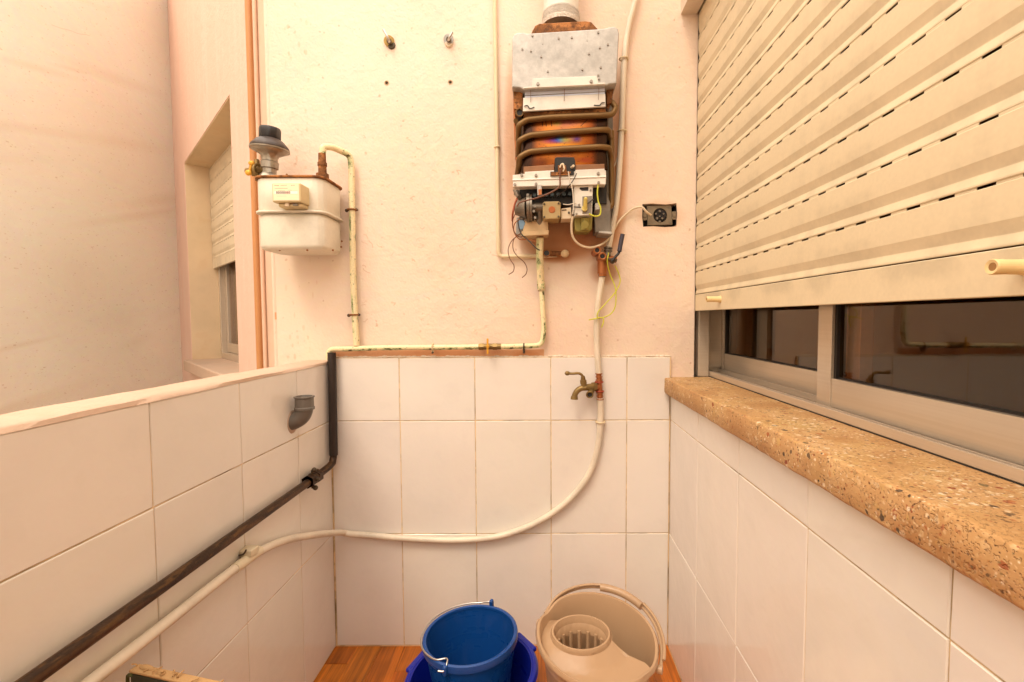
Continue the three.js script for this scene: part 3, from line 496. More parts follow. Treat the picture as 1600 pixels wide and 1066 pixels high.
// ---------------------------------------------------------------- gas meter
const meter = thing('gas_meter', 'cream boxy gas meter with a counter, hanging at the left end of the wall', 'gas meter', V(-0.585, E + 0.16, 0.07));
{
  const foot = (s, r) => { const sh = new THREE.Shape(), x0 = -0.667 - s, x1 = -0.508 + s, z0 = 0.016 - s, z1 = 0.132 + s; sh.moveTo(x0 + r, z0); sh.lineTo(x1 - r, z0); sh.quadraticCurveTo(x1, z0, x1, z0 + r); sh.lineTo(x1, z1 - r); sh.quadraticCurveTo(x1, z1, x1 - r, z1); sh.lineTo(x0 + r, z1); sh.quadraticCurveTo(x0, z1, x0, z1 - r); sh.lineTo(x0, z0 + r); sh.quadraticCurveTo(x0, z0, x0 + r, z0); return sh; };
  const slab = (y0, y1, s, r, b) => { const g = new THREE.ExtrudeGeometry(foot(s, r), { depth: y1 - y0 - 2 * b, bevelEnabled: b > 0, bevelSize: b, bevelThickness: b, bevelOffset: -b, bevelSegments: 4, curveSegments: 10 }); g.rotateX(-Math.PI / 2); g.scale(1, 1, -1); const idx = prep(g); const p = idx.attributes.position; for (let i = 0; i < p.count; i += 3) { const t = [p.getX(i), p.getY(i), p.getZ(i)]; p.setXYZ(i, p.getX(i + 1), p.getY(i + 1), p.getZ(i + 1)); p.setXYZ(i + 1, ...t); } idx.translate(0, y0 + b, 0); idx.computeVertexNormals(); return boxUV(toCreasedNormals(idx, 0.6)); };
  part('case', [slab(E + 0.162, E + 0.2475, 0, 0.032, 0.012), slab(E + 0.2525, E + 0.3285, 0.0012, 0.032, 0.005)], M.meter, meter);
  part('seam_flange', slab(E + 0.2475, E + 0.2525, 0.0065, 0.036, 0.0012), M.meter, meter);
  part('top_plate', slab(E + 0.3285, E + 0.3325, 0.006, 0.034, 0.001), M.rust, meter);
  const c = part('counter_box', [bx(-0.6025, -0.538, E + 0.262, E + 0.3045, 0.13, 0.172, 0.003), bx(-0.595, -0.541, E + 0.2535, E + 0.262, 0.13, 0.162, 0.003)], M.dialBox, meter);
  const d = new THREE.PlaneGeometry(0.058, 0.0365); d.translate(-0.5705, E + 0.2838, 0.1726); part('dial_plate', d, M.dial, c);
  part('seal_tag', bx(-0.578, -0.569, E + 0.2545, E + 0.2625, 0.161, 0.1655, 0.001), M.cream, c); part('lens', bx(-0.561, -0.549, E + 0.2555, E + 0.2605, 0.158, 0.1645, 0.001), M.castAlu, c); part('slot', bx(-0.5675, -0.557, E + 0.2592, E + 0.2622, 0.1605, 0.1626), M.rust, c);
  const bolts = []; for (const [x, y, z] of [[448, 273, 0.12], [520, 391, 0.12], [534, 377, 0.05], [533, 386, 0.05], [437, 391, 0.12], [480, 391, 0.13]]) bolts.push(new THREE.SphereGeometry(0.0024, 10, 8).translate(...pz(x, y, z).toArray())); part('bolt', bolts, M.rust, meter);
  const o = pz(504, 278, 0.075); part('union', [hexnut(o, o.clone().add(V(0, 0.010, 0)), 0.0145), cyl(o.clone().add(V(0, 0.010, 0)), o.clone().add(V(0, 0.058, 0)), 0.0098, 0.0085), cyl(o.clone().add(V(0, 0.028, 0)), o.clone().add(V(0, 0.036, 0)), 0.0108)], M.rust, meter);
}
const reg = thing('gas_regulator', 'round grey gas regulator with a black cap on top of the meter', 'gas regulator', pz(421, 280, 0.08));
{
  const k = 1.16 / F, a = pz(421, 281, 0.08), tilt = V(0.06, 1, 0.03).normalize(), L = (pts) => lathe(pts.map(([r, h]) => [r * k, h * k]), a, tilt, 36);
  part('body', L([[14, -2], [15, 2], [13, 6], [9.5, 10], [9.5, 16], [12, 17], [12.5, 26], [11, 27.5], [11, 32], [13, 36], [18, 39], [24, 42], [25, 44]]), M.regAlu, reg);
  part('diaphragm_housing', L([[25, 44], [26.5, 45.5], [27, 47.5], [26, 50], [22.5, 54], [19, 58], [15.5, 60], [14, 61]]), M.regTop, reg, 'dark grey domed upper half');
  part('cap', L([[14, 61], [14.8, 62], [15, 74], [14, 77], [11, 77.5], [10.5, 75], [0, 75]]), M.blackShiny, reg);
  part('clamp_ring', L([[24.5, 43.4], [27.4, 43.6], [27.8, 45.6], [25, 46]]), M.regAlu, reg);
}
const brassValve = thing('gas_valve', 'dark brass valve with yellow wings beside the meter regulator', 'valve', pz(398, 268, 0.05));
{
  const a = pz(386, 268, 0.055), b = pz(414, 264, 0.07);
  part('body', [cyl(a, b, 0.008, 0.0095, 16), hexnut(a.clone().lerp(b, 0.35), a.clone().lerp(b, 0.6), 0.0155), cyl(pz(401, 250, 0.055), pz(404, 282, 0.06), 0.006, 0.008, 14), ring(404, 266, 0.075, 8, 2.5, V(1, 0, 0.5))], M.oldBrass, brassValve);
  each('wing_handle', [new THREE.SphereGeometry(1, 14, 10).scale(0.008, 0.006, 0.005).translate(...pz(393, 255, 0.085).toArray()), new THREE.SphereGeometry(1, 14, 10).scale(0.008, 0.007, 0.005).translate(...pz(388, 270, 0.085).toArray()), cyl(pz(393, 255, 0.085), pz(390, 270, 0.083), 0.003)], M.yellow, brassValve);
}
// orange conduit and the thinner one beside it, on the slanted wall
{
  const onOb = (s, y, n) => V(-s, y, n).applyMatrix4(OB);
  single('conduit', [cyl(onOb(0.108, -2.5, 0.0105), onOb(0.108, 3, 0.0105), 0.0095, 0.0095, 18)], M.conduit, 'thick orange painted pipe running up the slanted wall', 'pipe');
  single('cable_conduit', tube(smooth([onOb(0.071, -2.5, 0.0065), onOb(0.072, -1, 0.0065), onOb(0.070, 0.3, 0.0065), onOb(0.073, 1.1, 0.0065), onOb(0.070, 1.9, 0.0065), onOb(0.072, 3, 0.0065)]), 0.0052, 60, 12), M.pinkStrip, 'thin pink painted cable right beside the thick orange pipe', 'cable');
}
// ---------------------------------------------------------------- gas pipes
const feed = thing('gas_pipe', 'chipped cream pipe arching from the gas meter down the wall', 'pipe', pz(555, 541, 0.012));
{
  const z = 0.017, pts = [pz(504, 240, 0.075), pz(504.5, 229, 0.075), pz(519, 230, 0.06), pz(547, 242, 0.020), pz(549, 262, z), pz(550, 330, z), pz(552, 440, z), pz(557, 540, z)];
  part('tube', [tube(bent(pts.slice(0, 5), 0.03), 0.0078, 70, 14), tube(smooth(pts.slice(4)), 0.0078, 60, 14)], M.pipe, feed);
  for (const [x, y] of [[549.5, 328], [553, 492]]) {
    const c = part('pipe_clip', [ring(x, y, z, 6.2, 1.3, V(0, 1, 0)), cyl(pz(x - 9, y + 0.5, z), pz(x + 8, y - 1, z - 0.006), 0.0026, 0.0026, 10)], M.rust, feed);
    each('screw', [new THREE.SphereGeometry(0.0044, 12, 8).translate(...pz(x - 8, y + 1, z).toArray()), new THREE.SphereGeometry(0.0034, 12, 8).translate(...pz(x + 8, y, z - 0.004).toArray())], M.darkScrew, c);
  }
}
const main = thing('gas_pipe', 'chipped cream pipe running level above the tiles and up to the heater', 'pipe', pz(680, 545, 0.012));
{
  const z = 0.017;
  const c = bent([pz(513, 562, z), pz(513.5, 546, z), pz(600, 543.5, z), pz(700, 542.8, z), pz(800, 541.5, z), pz(846.5, 540, z), pz(850, 515, z), pz(846, 450, z)], 0.016);
  part('tube', tube(c, 0.0068, 160, 14), M.pipe, main);
  const up = pz(845.5, 452, z + 0.002), a1 = pz(844, 372, 0.05);
  part('riser', [tube(bent([up, pz(845, 440, z + 0.004), pz(843, 392, 0.045), a1], 0.02), 0.0092, 60, 16), lathe([[0.0068, -0.004], [0.0098, 0], [0.0105, 0.004], [0.0098, 0.018], [0.0092, 0.02]], up, V(0, 1, 0.03), 20)], M.pipe, main, 'thicker flaking end of the pipe under the heater');
  part('reducer', [cyl(pz(845.5, 455, z), pz(845, 447, z), 0.0078, 0.0098, 16), hexnut(pz(845.4, 449, z), pz(845, 444, z), 0.0112)], M.rust, main);
  const v = part('stop_valve', [cyl(pz(748, 542, z), pz(783, 541.6, z), 0.0078, 0.0078, 16), hexnut(pz(749, 542, z), pz(756, 542, z), 0.0098), hexnut(pz(770, 541.8, z), pz(777, 541.7, z), 0.0098), cyl(pz(762, 541.8, z), pz(762, 541.8, z + 0.02), 0.006, 0.005, 12)], M.oldBrass, main);
  part('valve_handle', [bx(-0.0024, 0.0024, -0.020, 0.020, 0, 0.004, 0.0012).translate(...pz(762, 541, z + 0.0205).toArray()), cyl(pz(762, 541.4, z + 0.021), pz(762, 541.4, z + 0.028), 0.0045, 0.0035, 12)], M.yellow, v);
  for (const x of [676, 818.5]) { const q = part('pipe_clip', [ring(x, 542.5, z, 5.4, 1.2, V(1, 0, 0)), bx(-0.003, 0.003, -0.017, -0.006, -0.004, 0.0015, 0.001).translate(...pz(x, 541, z).toArray())], x < 700 ? M.pipeClean : M.darkScrew, main); part('screw', new THREE.SphereGeometry(0.003, 10, 8).translate(...pz(x, 551, 0.018).toArray()), M.darkScrew, q); }
}
// dark iron pipe on the parapet, its lagged riser in the corner
const iron = thing('iron_pipe', 'dark brown iron pipe running along the tiled parapet from the corner', 'pipe', V(-0.54, 0.5, 0.6));
{
  const X = -0.5445, a = at(516, 728, { x: X + 0.004 });
  const y = at(300, 882, { x: X }).y;
  const corner = V(-0.5425, y + 0.005, 0.030);
  part('tube', tube(bent([V(-0.5425, y + 0.045, 0.030), corner, V(X, y, 0.12), V(X, y - 0.002, 0.7), V(X, y - 0.008, 2.4)], 0.022), 0.0090, 120, 16), M.iron, iron);
  part('lagging', tube(smooth([V(-0.5438, 0.802, 0.0235), V(-0.5432, 0.7, 0.026), V(-0.5425, y + 0.025, 0.030)]), 0.0104, 40, 16), M.lagging, iron, 'almost black wrapped riser in the corner');
  const v0 = V(X, y + 0.001, 0.115), v1 = V(X, y + 0.001, 0.165);
  const cp = part('coupling', [hexnut(v0, v0.clone().lerp(v1, 0.35), 0.0165), hexnut(v0.clone().lerp(v1, 0.6), v1, 0.0155), cyl(v0, v1, 0.0135)], M.iron, iron);
  part('bolt', [cyl(V(X, y - 0.022, 0.14), V(X, y + 0.022, 0.14), 0.0035, 0.0035, 10), new THREE.SphereGeometry(0.006, 10, 8).translate(X + 0.004, y + 0.022, 0.14), new THREE.SphereGeometry(0.006, 10, 8).translate(X + 0.006, y - 0.021, 0.14), cyl(V(X - 0.008, y, 0.15), V(X + 0.021, y + 0.004, 0.15), 0.004, 0.004, 10)], M.darkScrew, cp);
}
// narrow cream water pipe left of the heater
const side = thing('water_pipe', 'slim cream painted pipe down the wall left of the heater', 'pipe', pz(778, 400, 0.008));
part('tube', tube(bent([pz(772, -60, 0.009), pz(774, 60, 0.009), pz(777, 230, 0.009), pz(779, 401, 0.009), pz(840, 400.5, 0.009), pz(870, 399, 0.009)], 0.012), 0.0052, 100, 12), M.pipeClean, side);
part('pipe_clip', [ring(777, 230, 0.009, 4, 1.2, V(0, 1, 0)), bx(-0.009, -0.004, -0.003, 0.003, -0.008, 0.002, 0.001).translate(...pz(778, 230, 0.009).toArray())], M.pipeClean, side);

// white water pipe from above down to the ball valve
const cold = thing('water_hose', 'white plastic water pipe coming down right of the heater to the black lever valve', 'hose', pz(950, 390, 0.02));
part('tube', tube(smooth(path(0.016, [1001, -60], [992, 0], [981, 45], [975, 100], [972, 180], [968, 260], [963, 320], [957, 355, 0.022], [950.5, 389, 0.03])), 0.0074, 100, 14), M.hose, cold);
part('hose_barb', [cyl(pz(951, 386, 0.03), pz(948.5, 400, 0.03), 0.0085), ring(950.5, 388, 0.03, 6, 1.2, V(0.1, 1, 0)), ring(949.8, 392, 0.03, 6, 1.2, V(0.1, 1, 0))], M.castAlu, cold);
for (const [x, y] of [[974.5, 92], [972, 205]]) part('pipe_clip', [ring(x, y, 0.016, 6.2, 1.1, V(0, 1, 0)), bx(0.007, 0.012, -0.004, 0.004, -0.012, 0.003, 0.001).translate(...pz(x, y, 0.014).toArray())], M.pipeClean, cold);

const lever = thing('ball_valve', 'copper valve block with a black lever handle under the heater', 'valve', pz(942, 420, 0.02));
{
  const z = 0.026;
  part('body', [cyl(pz(941, 428, z), pz(942, 398, z), 0.0125, 0.0135, 18), hexnut(pz(941.5, 432, z), pz(941.5, 424, z), 0.0112), cyl(pz(950, 404, z), pz(963, 406, z), 0.0085, 0.0085, 16)], M.copperPipe, lever);
  const p = (px, py, r) => { const a = pz(px, py, 0.055), b = V(a.x, a.y, 0.0); return [cyl(b, a, r * 1.12, r, 20, true), ring(px, py, 0.055, r * F / (CD - 0.055) * 0.93, 1.5)]; };
  each('stub', [...p(933, 391, 0.0085), ...p(941.5, 400.5, 0.0085)], M.copperPipe, lever);
  each('bore', [stud(933, 391, 0.02, 0.0545, 4.6), stud(941.5, 400.5, 0.02, 0.0545, 4.6)], M.black, lever);
  part('stem_nut', [hexnut(pz(957, 408.5, 0.03), pz(957.5, 407.5, 0.058), 0.0075), cyl(pz(950, 405, 0.058), pz(964, 407, 0.058), 0.0035, 0.0035, 10)], M.darkScrew, lever);
  const h = part('lever', [tube(smooth(path(0.062, [956, 408], [962, 401], [967.5, 394], [968.5, 388])), 0.0034, 30, 10)], M.blackShiny, lever);
  part('grip', [tube(smooth(path(0.064, [967.8, 393], [970.4, 378], [973, 366])), 0.0056, 20, 14)], M.grip, h);
}
const hose = thing('water_hose', 'white hose looping from the valve past the tap, across the tiles and along the parapet', 'hose', pz(760, 845, 0.02));
{
  const X = -0.546, onL = (px, py) => at(px, py, { x: X });
  const p1 = [...path(0.024, [941.5, 428], [939, 445], [934, 478], [932, 520], [934, 560], [935.5, 584])];
  const p2 = [...path(0.024, [938, 622], [938.5, 650, 0.021]), ...path(0.020, [934, 700], [918, 745], [888, 782], [840, 816], [780, 838], [720, 844], [640, 842], [580, 837], [540, 833.5, 0.024]), V(-0.523, 0, 0.03), onL(452, 843), onL(415, 857), onL(380, 879), onL(330, 917), onL(280, 957), onL(200, 1020), onL(140, 1067)];
  p2[11].y = pz(528, 832.5, 0.03).y; const lastp = p2[p2.length - 1]; p2.push(V(X, lastp.y - 0.005, 1.0), V(X, lastp.y - 0.02, 1.6));
  part('tube', [tube(smooth(p1), 0.0078, 60, 14)], M.hose, hose); part('tube', [tube(smooth(p2), 0.0082, 260, 14)], M.hose, hose);
  part('ferrule', [cyl(pz(941.5, 424, 0.024), pz(941, 433, 0.024), 0.0088), ring(941.5, 426, 0.024, 5.4, 1.1, V(0, 1, 0)), ring(941, 430, 0.024, 5.4, 1.1, V(0, 1, 0))], M.castAlu, hose);
  const cp = at(383, 868, { x: -0.55 });
  part('wall_hook', [bx(-0.558, -0.5345, cp.y - 0.001, cp.y + 0.011, cp.z - 0.018, cp.z + 0.006, 0.002)], M.hoseCream, hose); part('nail', tube(smooth([V(-0.556, cp.y + 0.004, cp.z + 0.008), V(-0.546, cp.y + 0.008, cp.z + 0.010), V(-0.542, cp.y + 0.015, cp.z + 0.009)]), 0.0016, 12, 8), M.darkScrew, hose);
  part('split_sleeve', tube(smooth([onL(405, 860.5), onL(380, 879), onL(366, 889)]), 0.0094, 14, 14), M.hoseCream, hose);
  part('pipe_clip', [ring(938.6, 660, 0.021, 6.4, 1.1, V(0, 1, 0)), bx(-0.0125, 0.0125, -0.003, 0.003, -0.013, 0.001, 0.001).translate(...pz(938.6, 660, 0.021).toArray())], M.pipeClean, hose);
}
// tap
const tap = thing('water_tap', 'old brass lever tap plumbed into the white hose on the tiles', 'tap', pz(925, 605, 0.02));
{
  const z = 0.024;
  const t = part('tee', [cyl(pz(935.5, 580, z), pz(938, 628, z), 0.0072, 0.0072, 16), ...[584, 589, 594, 614, 619, 624].map((y) => ring(935.5 + (y - 580) / 20, y, z, 4.9, 0.8, V(0, 1, 0))), cyl(pz(936, 605, z), pz(929, 605.5, z + 0.004), 0.0085)], M.copperPipe, tap);
  part('clamp_band', [ring(936.2, 597, z, 5.6, 1.3, V(0, 1, 0)), ring(937.2, 611.5, z, 5.6, 1.3, V(0, 1, 0))], M.redRing, t);
  part('body', [cyl(pz(931, 604, z + 0.004), pz(912, 606, z + 0.018), 0.0095, 0.008, 18), hexnut(pz(930, 604.5, z + 0.004), pz(925, 605, z + 0.008), 0.012), tube(smooth(path(0.044, [916, 606], [908, 607], [902, 611], [898.5, 617], [897.5, 622])), 0.0074, 30, 14), cyl(pz(897.5, 619, 0.044), pz(897.3, 624, 0.044), 0.0085, 0.0098, 18), cyl(pz(912.5, 604, 0.044), pz(911, 591, 0.044), 0.0075, 0.0058, 16), hexnut(pz(911.8, 600, 0.044), pz(911.3, 594, 0.044), 0.0092)], M.oldBrass, tap);
  part('side_nozzle', [cyl(pz(924, 610, 0.03), pz(921.5, 617, 0.055), 0.008, 0.0085, 18, true), ring(921.5, 617, 0.055, 4.9, 1.1, V(-0.1, -0.2, 1))], M.oldBrass, tap); part('bore', cyl(pz(922, 616.5, 0.05), pz(921.7, 616.8, 0.053), 0.0066), M.black, tap);
  const h = part('lever', [tube(smooth(path(0.048, [911, 591], [909, 586], [904, 583.5], [895, 584], [887, 583.5])), 0.0034, 30, 10), new THREE.SphereGeometry(1, 14, 10).scale(0.0068, 0.0058, 0.0052).translate(...pz(886.5, 583.5, 0.048).toArray()), cyl(pz(911, 593, 0.044), pz(910.8, 588, 0.046), 0.0062, 0.005)], M.oldBrass, tap);
}
// green and yellow earth wires
const earth = thing('earth_wire', 'loose green and yellow wires knotted round the white hose under the black lever', 'wire', pz(950, 450, 0.03));
part('strand', wire([...path(0.035, [951, 395, 0.045], [949, 408, 0.05], [953, 428], [961, 448], [962.5, 462], [961, 480], [955, 490], [943, 496], [936, 497, 0.038], [920, 500, 0.03])], 0.0016), M.greenYellow, earth);
part('strand', wire([...path(0.035, [961, 415], [967, 428], [969, 440], [962, 456], [945, 476], [934, 489, 0.04], [933.5, 496, 0.038], [942, 497, 0.036], [943, 503], [940, 512])], 0.0016), M.greenYellow, earth);

// pipe stub with plug under the heater
const stub = thing('pipe_stub', 'short open pipe stub with a yellow plug below the heater', 'pipe', pz(868, 397, 0.02));
part('elbow', [tube(bent(path(0.024, [854, 395.5, 0.03], [862, 396.5, 0.02], [880, 397, 0.02]), 0.01), 0.0075, 30, 14), cyl(pz(855, 396, 0.0), pz(854, 395.5, 0.045), 0.0092, 0.0092, 20, true), ring(854, 395.5, 0.045, 5.2, 1)], M.rust, stub);
part('bore', stud(854, 395.5, 0.03, 0.0445, 5), M.black, stub);
part('plug', [cyl(pz(883, 396.5, 0.0), pz(882.5, 396.5, 0.034), 0.0105, 0.0098, 20), new THREE.SphereGeometry(0.0085, 14, 10).scale(1, 1, 0.5).translate(...pz(882.5, 396.5, 0.034).toArray())], M.beige, stub);

// ---------------------------------------------------------------- the gas water heater
const heater = thing('gas_water_heater', 'gas water heater with its cover off, burnt copper coils and wiring exposed', 'water heater', pz(880, 365, 0.0));
{
  const H = heater;
  part('back_plate', plate([[808, 70], [957, 62], [959, 362], [930, 363], [926, 330], [812, 330]], 0.001, 0.012, 0.001), M.zincDark, H);
  part('flue', [cyl(pz(876.5, 34, 0.062), pz(877.5, -220, 0.062), 0.0425, 0.0425, 40)], M.whiteEnamel, H);
  part('flue_seal', lathe([[0.0455, -0.012], [0.0470, -0.002], [0.0452, 0.003], [0.0464, 0.008], [0.0448, 0.013], [0.0455, 0.016], [0.0428, 0.021]], pz(876.5, 36, 0.062), V(0, 1, 0), 40), M.foil, H);
  part('flue_collar', plate([[829, 54], [836, 40], [843, 36.5], [915, 32.5], [924, 34], [937, 48], [936, 60], [830, 60]], 0.02, 0.105, 0.002), M.rust, H);
  const hood = part('draught_hood', plate([[800.5, 60], [803, 54], [808, 51], [818, 50.5], [823, 52], [834, 51.5], [930, 45.5], [946, 44], [950, 42.5], [961, 41.5], [966, 45], [967.5, 52], [963.5, 130], [952, 131.5], [946, 134], [818, 140], [813, 137], [800, 136]], 0.022, 0.112, 0.0025), M.zinc, H);
  const sc = []; for (const [x, y] of [[832, 55], [873, 59], [893.5, 58], [935, 50], [816, 76], [829.5, 79], [845.5, 88], [920.5, 83.5], [937.5, 74], [950, 69], [856, 111], [910, 108], [939, 104.5], [935, 117], [936.5, 123]]) sc.push([x, y]);
  for (const [x, y] of sc) each('screw', [stud(x, y, 0.111, 0.1145, 1.7)], M.screw, hood);
  each('rib', [plate([[847, 52], [849, 52], [849, 69], [847, 69]], 0.1115, 0.1128, 0.0005), plate([[916, 48], [918.5, 48], [918.5, 64], [916, 64]], 0.1115, 0.1128, 0.0005)], M.zinc, hood);
  const ch = part('channel_panel', [plate([[832, 122.5], [933, 118.5], [935, 129], [946, 129], [946, 131.5], [818, 138], [818, 136], [831, 135]], 0.11, 0.117, 0.001), plate([[817.5, 152.5], [946, 146.5], [946.5, 166.5], [817, 174]], 0.096, 0.102, 0.001)], M.whiteEnamel, H, 'white folded sheet across the top of the coils');
  part('channel_recess', plate([[820, 138], [945, 131], [945, 146.5], [820, 153]], 0.088, 0.099, 0.0005), M.blueGrey, ch);
  part('recess_line', plate([[820, 149], [945, 142.5], [945, 143.5], [820, 150]], 0.0985, 0.1000, 0.0002), M.zincDark, ch);
  for (const [x, y] of [[840.5, 130.5], [924, 126.5]]) each('screw', [stud(x, y, 0.1165, 0.1205, 2.6)], M.screw, ch);
  each('spring_clip', [wire(path(0.1045, [819, 166], [824, 165], [828, 169.5], [835, 167.5]), 0.0012, 20), wire(path(0.1045, [928, 164.5], [937, 164.5], [940, 161], [945, 160.5]), 0.0012, 20)], M.black, ch);
  each('thin_rod', [wire(path(0.106, [829, 134], [829.3, 150], [829.3, 160]), 0.0005, 10), wire(path(0.106, [882, 127], [882, 140], [881.5, 158]), 0.0006, 10), wire(path(0.106, [936, 131], [935.5, 145], [935, 156]), 0.0005, 10)], M.wireBrown, ch);
  each('side_bracket', [plate([[802, 137], [816, 137], [818, 172], [803, 170]], 0.03, 0.09, 0.001), plate([[948, 132], [961, 131], [955, 160], [948, 162]], 0.03, 0.085, 0.001)], M.rust, H);
  // copper body
  const g = plate([[816, 172], [952, 165], [951, 200], [949, 238], [951, 262], [937, 276], [824, 280], [812, 268], [815, 236]], 0.014, 0.083, 0.012);
  const uv = g.attributes.uv, p = g.attributes.position, A = pz(812, 280, 0.083), B = pz(952, 165, 0.083); for (let i = 0; i < uv.count; i++) uv.setXY(i, (p.getX(i) - A.x) / (B.x - A.x), (p.getY(i) - A.y) / (B.y - A.y));
  const body = part('heat_exchanger', toCreasedNormals(g, 0.6), M.copperBody, H, 'copper chamber burnt to orange, purple and blue');
  part('top_band', plate([[818, 175], [946, 169], [948, 178], [818, 186]], 0.06, 0.088, 0.002), M.rust, body);
  const cr = 0.0071, cz = 0.092, coil = (pts) => part('coil_tube', tube(bent(pts, 0.018), cr, 90, 14), M.coil, body);
  coil(path(cz, [945, 158, 0.045], [955, 158, 0.075], [962.5, 168, 0.08], [957, 179.5, 0.088], [940, 180.5], [860, 183.5], [822, 187.5], [810.5, 196], [810, 214, 0.07], [809, 224, 0.03]));
  coil(path(cz, [953, 226, 0.03], [952.5, 214, 0.06], [951, 203, 0.086], [938, 203], [870, 207.5], [826, 211.5], [811, 220], [810, 238, 0.07], [809, 248, 0.03]));
  coil(path(cz, [956, 290, 0.05], [955, 245, 0.06], [952, 231, 0.086], [938, 229.5], [870, 233.5], [826, 237], [811.5, 246], [810, 264, 0.07], [808, 275, 0.03]));
  part('inlet_tube', [cyl(pz(814, 166, 0.02), pz(812, 176, 0.098), 0.0085, 0.0085, 18, true), ring(812, 176, 0.098, 5.4, 1), cyl(pz(808, 190, 0.03), pz(806, 189, 0.07), 0.006)], M.coil, body); part('bore', stud(812, 176, 0.05, 0.0975, 5), M.black, body);
  part('return_tube', [tube(bent(path(0.05, [955.5, 205, 0.055], [955.5, 290, 0.05], [956, 322, 0.05], [948, 325, 0.055], [935, 325.5, 0.055]), 0.016), cr, 60, 14)], M.coil, H);
  part('riser_tube', tube(smooth(path(0.05, [804, 140], [804.5, 180], [806, 220], [809, 262], [812, 275])), 0.0036, 40, 10), M.copperPipe, H, 'thin red copper tube down the left side');
  // burner and manifold
  each('burner_top', [plate([[818, 260.5], [866, 257], [866, 274], [818, 274]], 0.05, 0.104, 0.001), plate([[899, 257.5], [944.5, 256], [945, 270], [899, 272]], 0.05, 0.104, 0.001)], mat([0.30, 0.15, 0.08], 0.5, 0.5, { map: T.grime }), H);
  const mf = part('manifold', [plate([[801, 273.5], [820, 271.5], [820, 268.5], [866, 266], [866, 269], [899, 267.5], [899, 265.5], [944.5, 263.5], [945, 266], [947, 266.5], [947, 276], [801, 281.5]], 0.085, 0.110, 0.001), plate([[801.5, 283], [947, 277.5], [946.5, 288], [801.5, 292]], 0.085, 0.112, 0.001)], M.whiteEnamel, H, 'white burner bar with screws');
  part('ridge', tube(smooth([pz(801, 281.8, 0.1115), pz(947, 276.4, 0.1115)]), 0.0024, 4, 10), M.whiteEnamel, mf);
  for (const [x, y] of [[815, 273], [837.5, 273.5], [804.5, 288], [837.5, 287], [935, 270.5], [935.5, 285]]) part('screw', stud(x, y, 0.109, 0.1155, 2.3), M.screw, mf);
  const ig = part('igniter', [plate([[867, 247], [870, 245.5], [897, 245.5], [899, 252], [899, 272], [867, 272]], 0.08, 0.108, 0.001), plate([[860, 268], [897, 267], [897, 273], [860, 275]], 0.108, 0.114, 0.0008)], M.black, H);
  each('igniter_plate', [plate([[861, 269], [892, 268], [890, 273.5], [861, 274.5]], 0.1135, 0.116, 0.0005), plate([[872, 258], [884, 258], [886, 270], [872, 271]], 0.107, 0.118, 0.001)], M.rust, ig); each('electrode', [wire(path(0.12, [875, 262], [877, 257], [880, 256], [881, 263]), 0.0018, 14), wire(path(0.12, [880, 268], [882, 262], [879, 257]), 0.0016, 14), cyl(pz(893, 262, 0.106), pz(896, 259, 0.122), 0.0032, 0.0028, 12)], M.cream, ig);
  part('burner_box', plate([[812, 291], [948, 287], [948, 318], [812, 322]], 0.016, 0.070, 0.001), M.black, H);
  const nz = []; for (let k = 0; k < 11; k++) nz.push(stud(826 + k * 9.2, 305 - k * 0.35, 0.069, 0.084, 3.4)); part('nozzle', nz, M.steelBlue, H);
  // left diaphragm valve
  const dv = part('diaphragm_valve', [cyl(pz(806, 326, 0.07), pz(823, 325.5, 0.075), 0.0165, 0.0265, 26), cyl(pz(823, 325.5, 0.075), pz(827.5, 325.4, 0.075), 0.034, 0.034, 34), cyl(pz(828, 325.4, 0.075), pz(831.5, 325.3, 0.075), 0.033, 0.033, 34), cyl(pz(831, 325.3, 0.075), pz(850, 324.5, 0.075), 0.0135, 0.012, 18), cyl(pz(843, 330, 0.075), pz(843, 356, 0.06), 0.0095, 0.0095, 16)], M.castAlu, H);
  for (const [x, y] of [[824.5, 304.5], [836, 322.5], [836, 340], [834, 330]]) part('bolt', stud(x, y, 0.075, 0.098, 2.4), M.screw, dv);
  part('elbow', [tube(bent(path(0.06, [806, 300, 0.06], [812, 305, 0.06], [818, 312, 0.06]), 0.01), 0.0085, 16, 12), cyl(pz(805, 297, 0.05), pz(811, 309, 0.08), 0.006)], M.castAlu, dv);
  const tv = part('control_valve', plate([[848, 318], [850, 315], [873, 314.5], [876, 317], [876, 338], [874, 341.5], [851, 342.5], [848, 340]], 0.05, 0.104, 0.0015), M.tan, H, 'square tan valve cover with a rusty spot');
  part('rust_spot', stud(862.5, 327.5, 0.1035, 0.1052, 5.6, 11), M.rustSpot, tv); for (const [x, y] of [[850.5, 318.5], [873, 317.5], [850.5, 338.8], [872.8, 338.2]]) part('screw', stud(x, y, 0.1035, 0.107, 1.7), M.darkScrew, tv);
  part('gas_nut', [hexnut(pz(843.5, 362, 0.055), pz(843.2, 352, 0.057), 0.0118), hexnut(pz(843.6, 370, 0.053), pz(843.5, 362, 0.055), 0.0105)], M.rust, H);
  const sb = part('switch_box', plate([[876.5, 326], [892.5, 324], [893, 341.5], [877, 342.5]], 0.045, 0.092, 0.001), M.cream, H); part('terminal', [stud(889, 332, 0.0915, 0.096, 1.8), plate([[878, 327.5], [885, 327], [885, 328.6], [878, 329]], 0.0915, 0.0935, 0.0003)], M.darkScrew, sb);
  const eb = part('electronics_bracket', plate([[897, 291], [926.5, 290], [926, 305], [925, 336], [898, 337]], 0.07, 0.104, 0.001, [[[905, 292.5], [920, 291.5], [920, 299], [909, 299], [905, 296]]]), M.whiteEnamel, H, 'white metal bracket beside the valve');
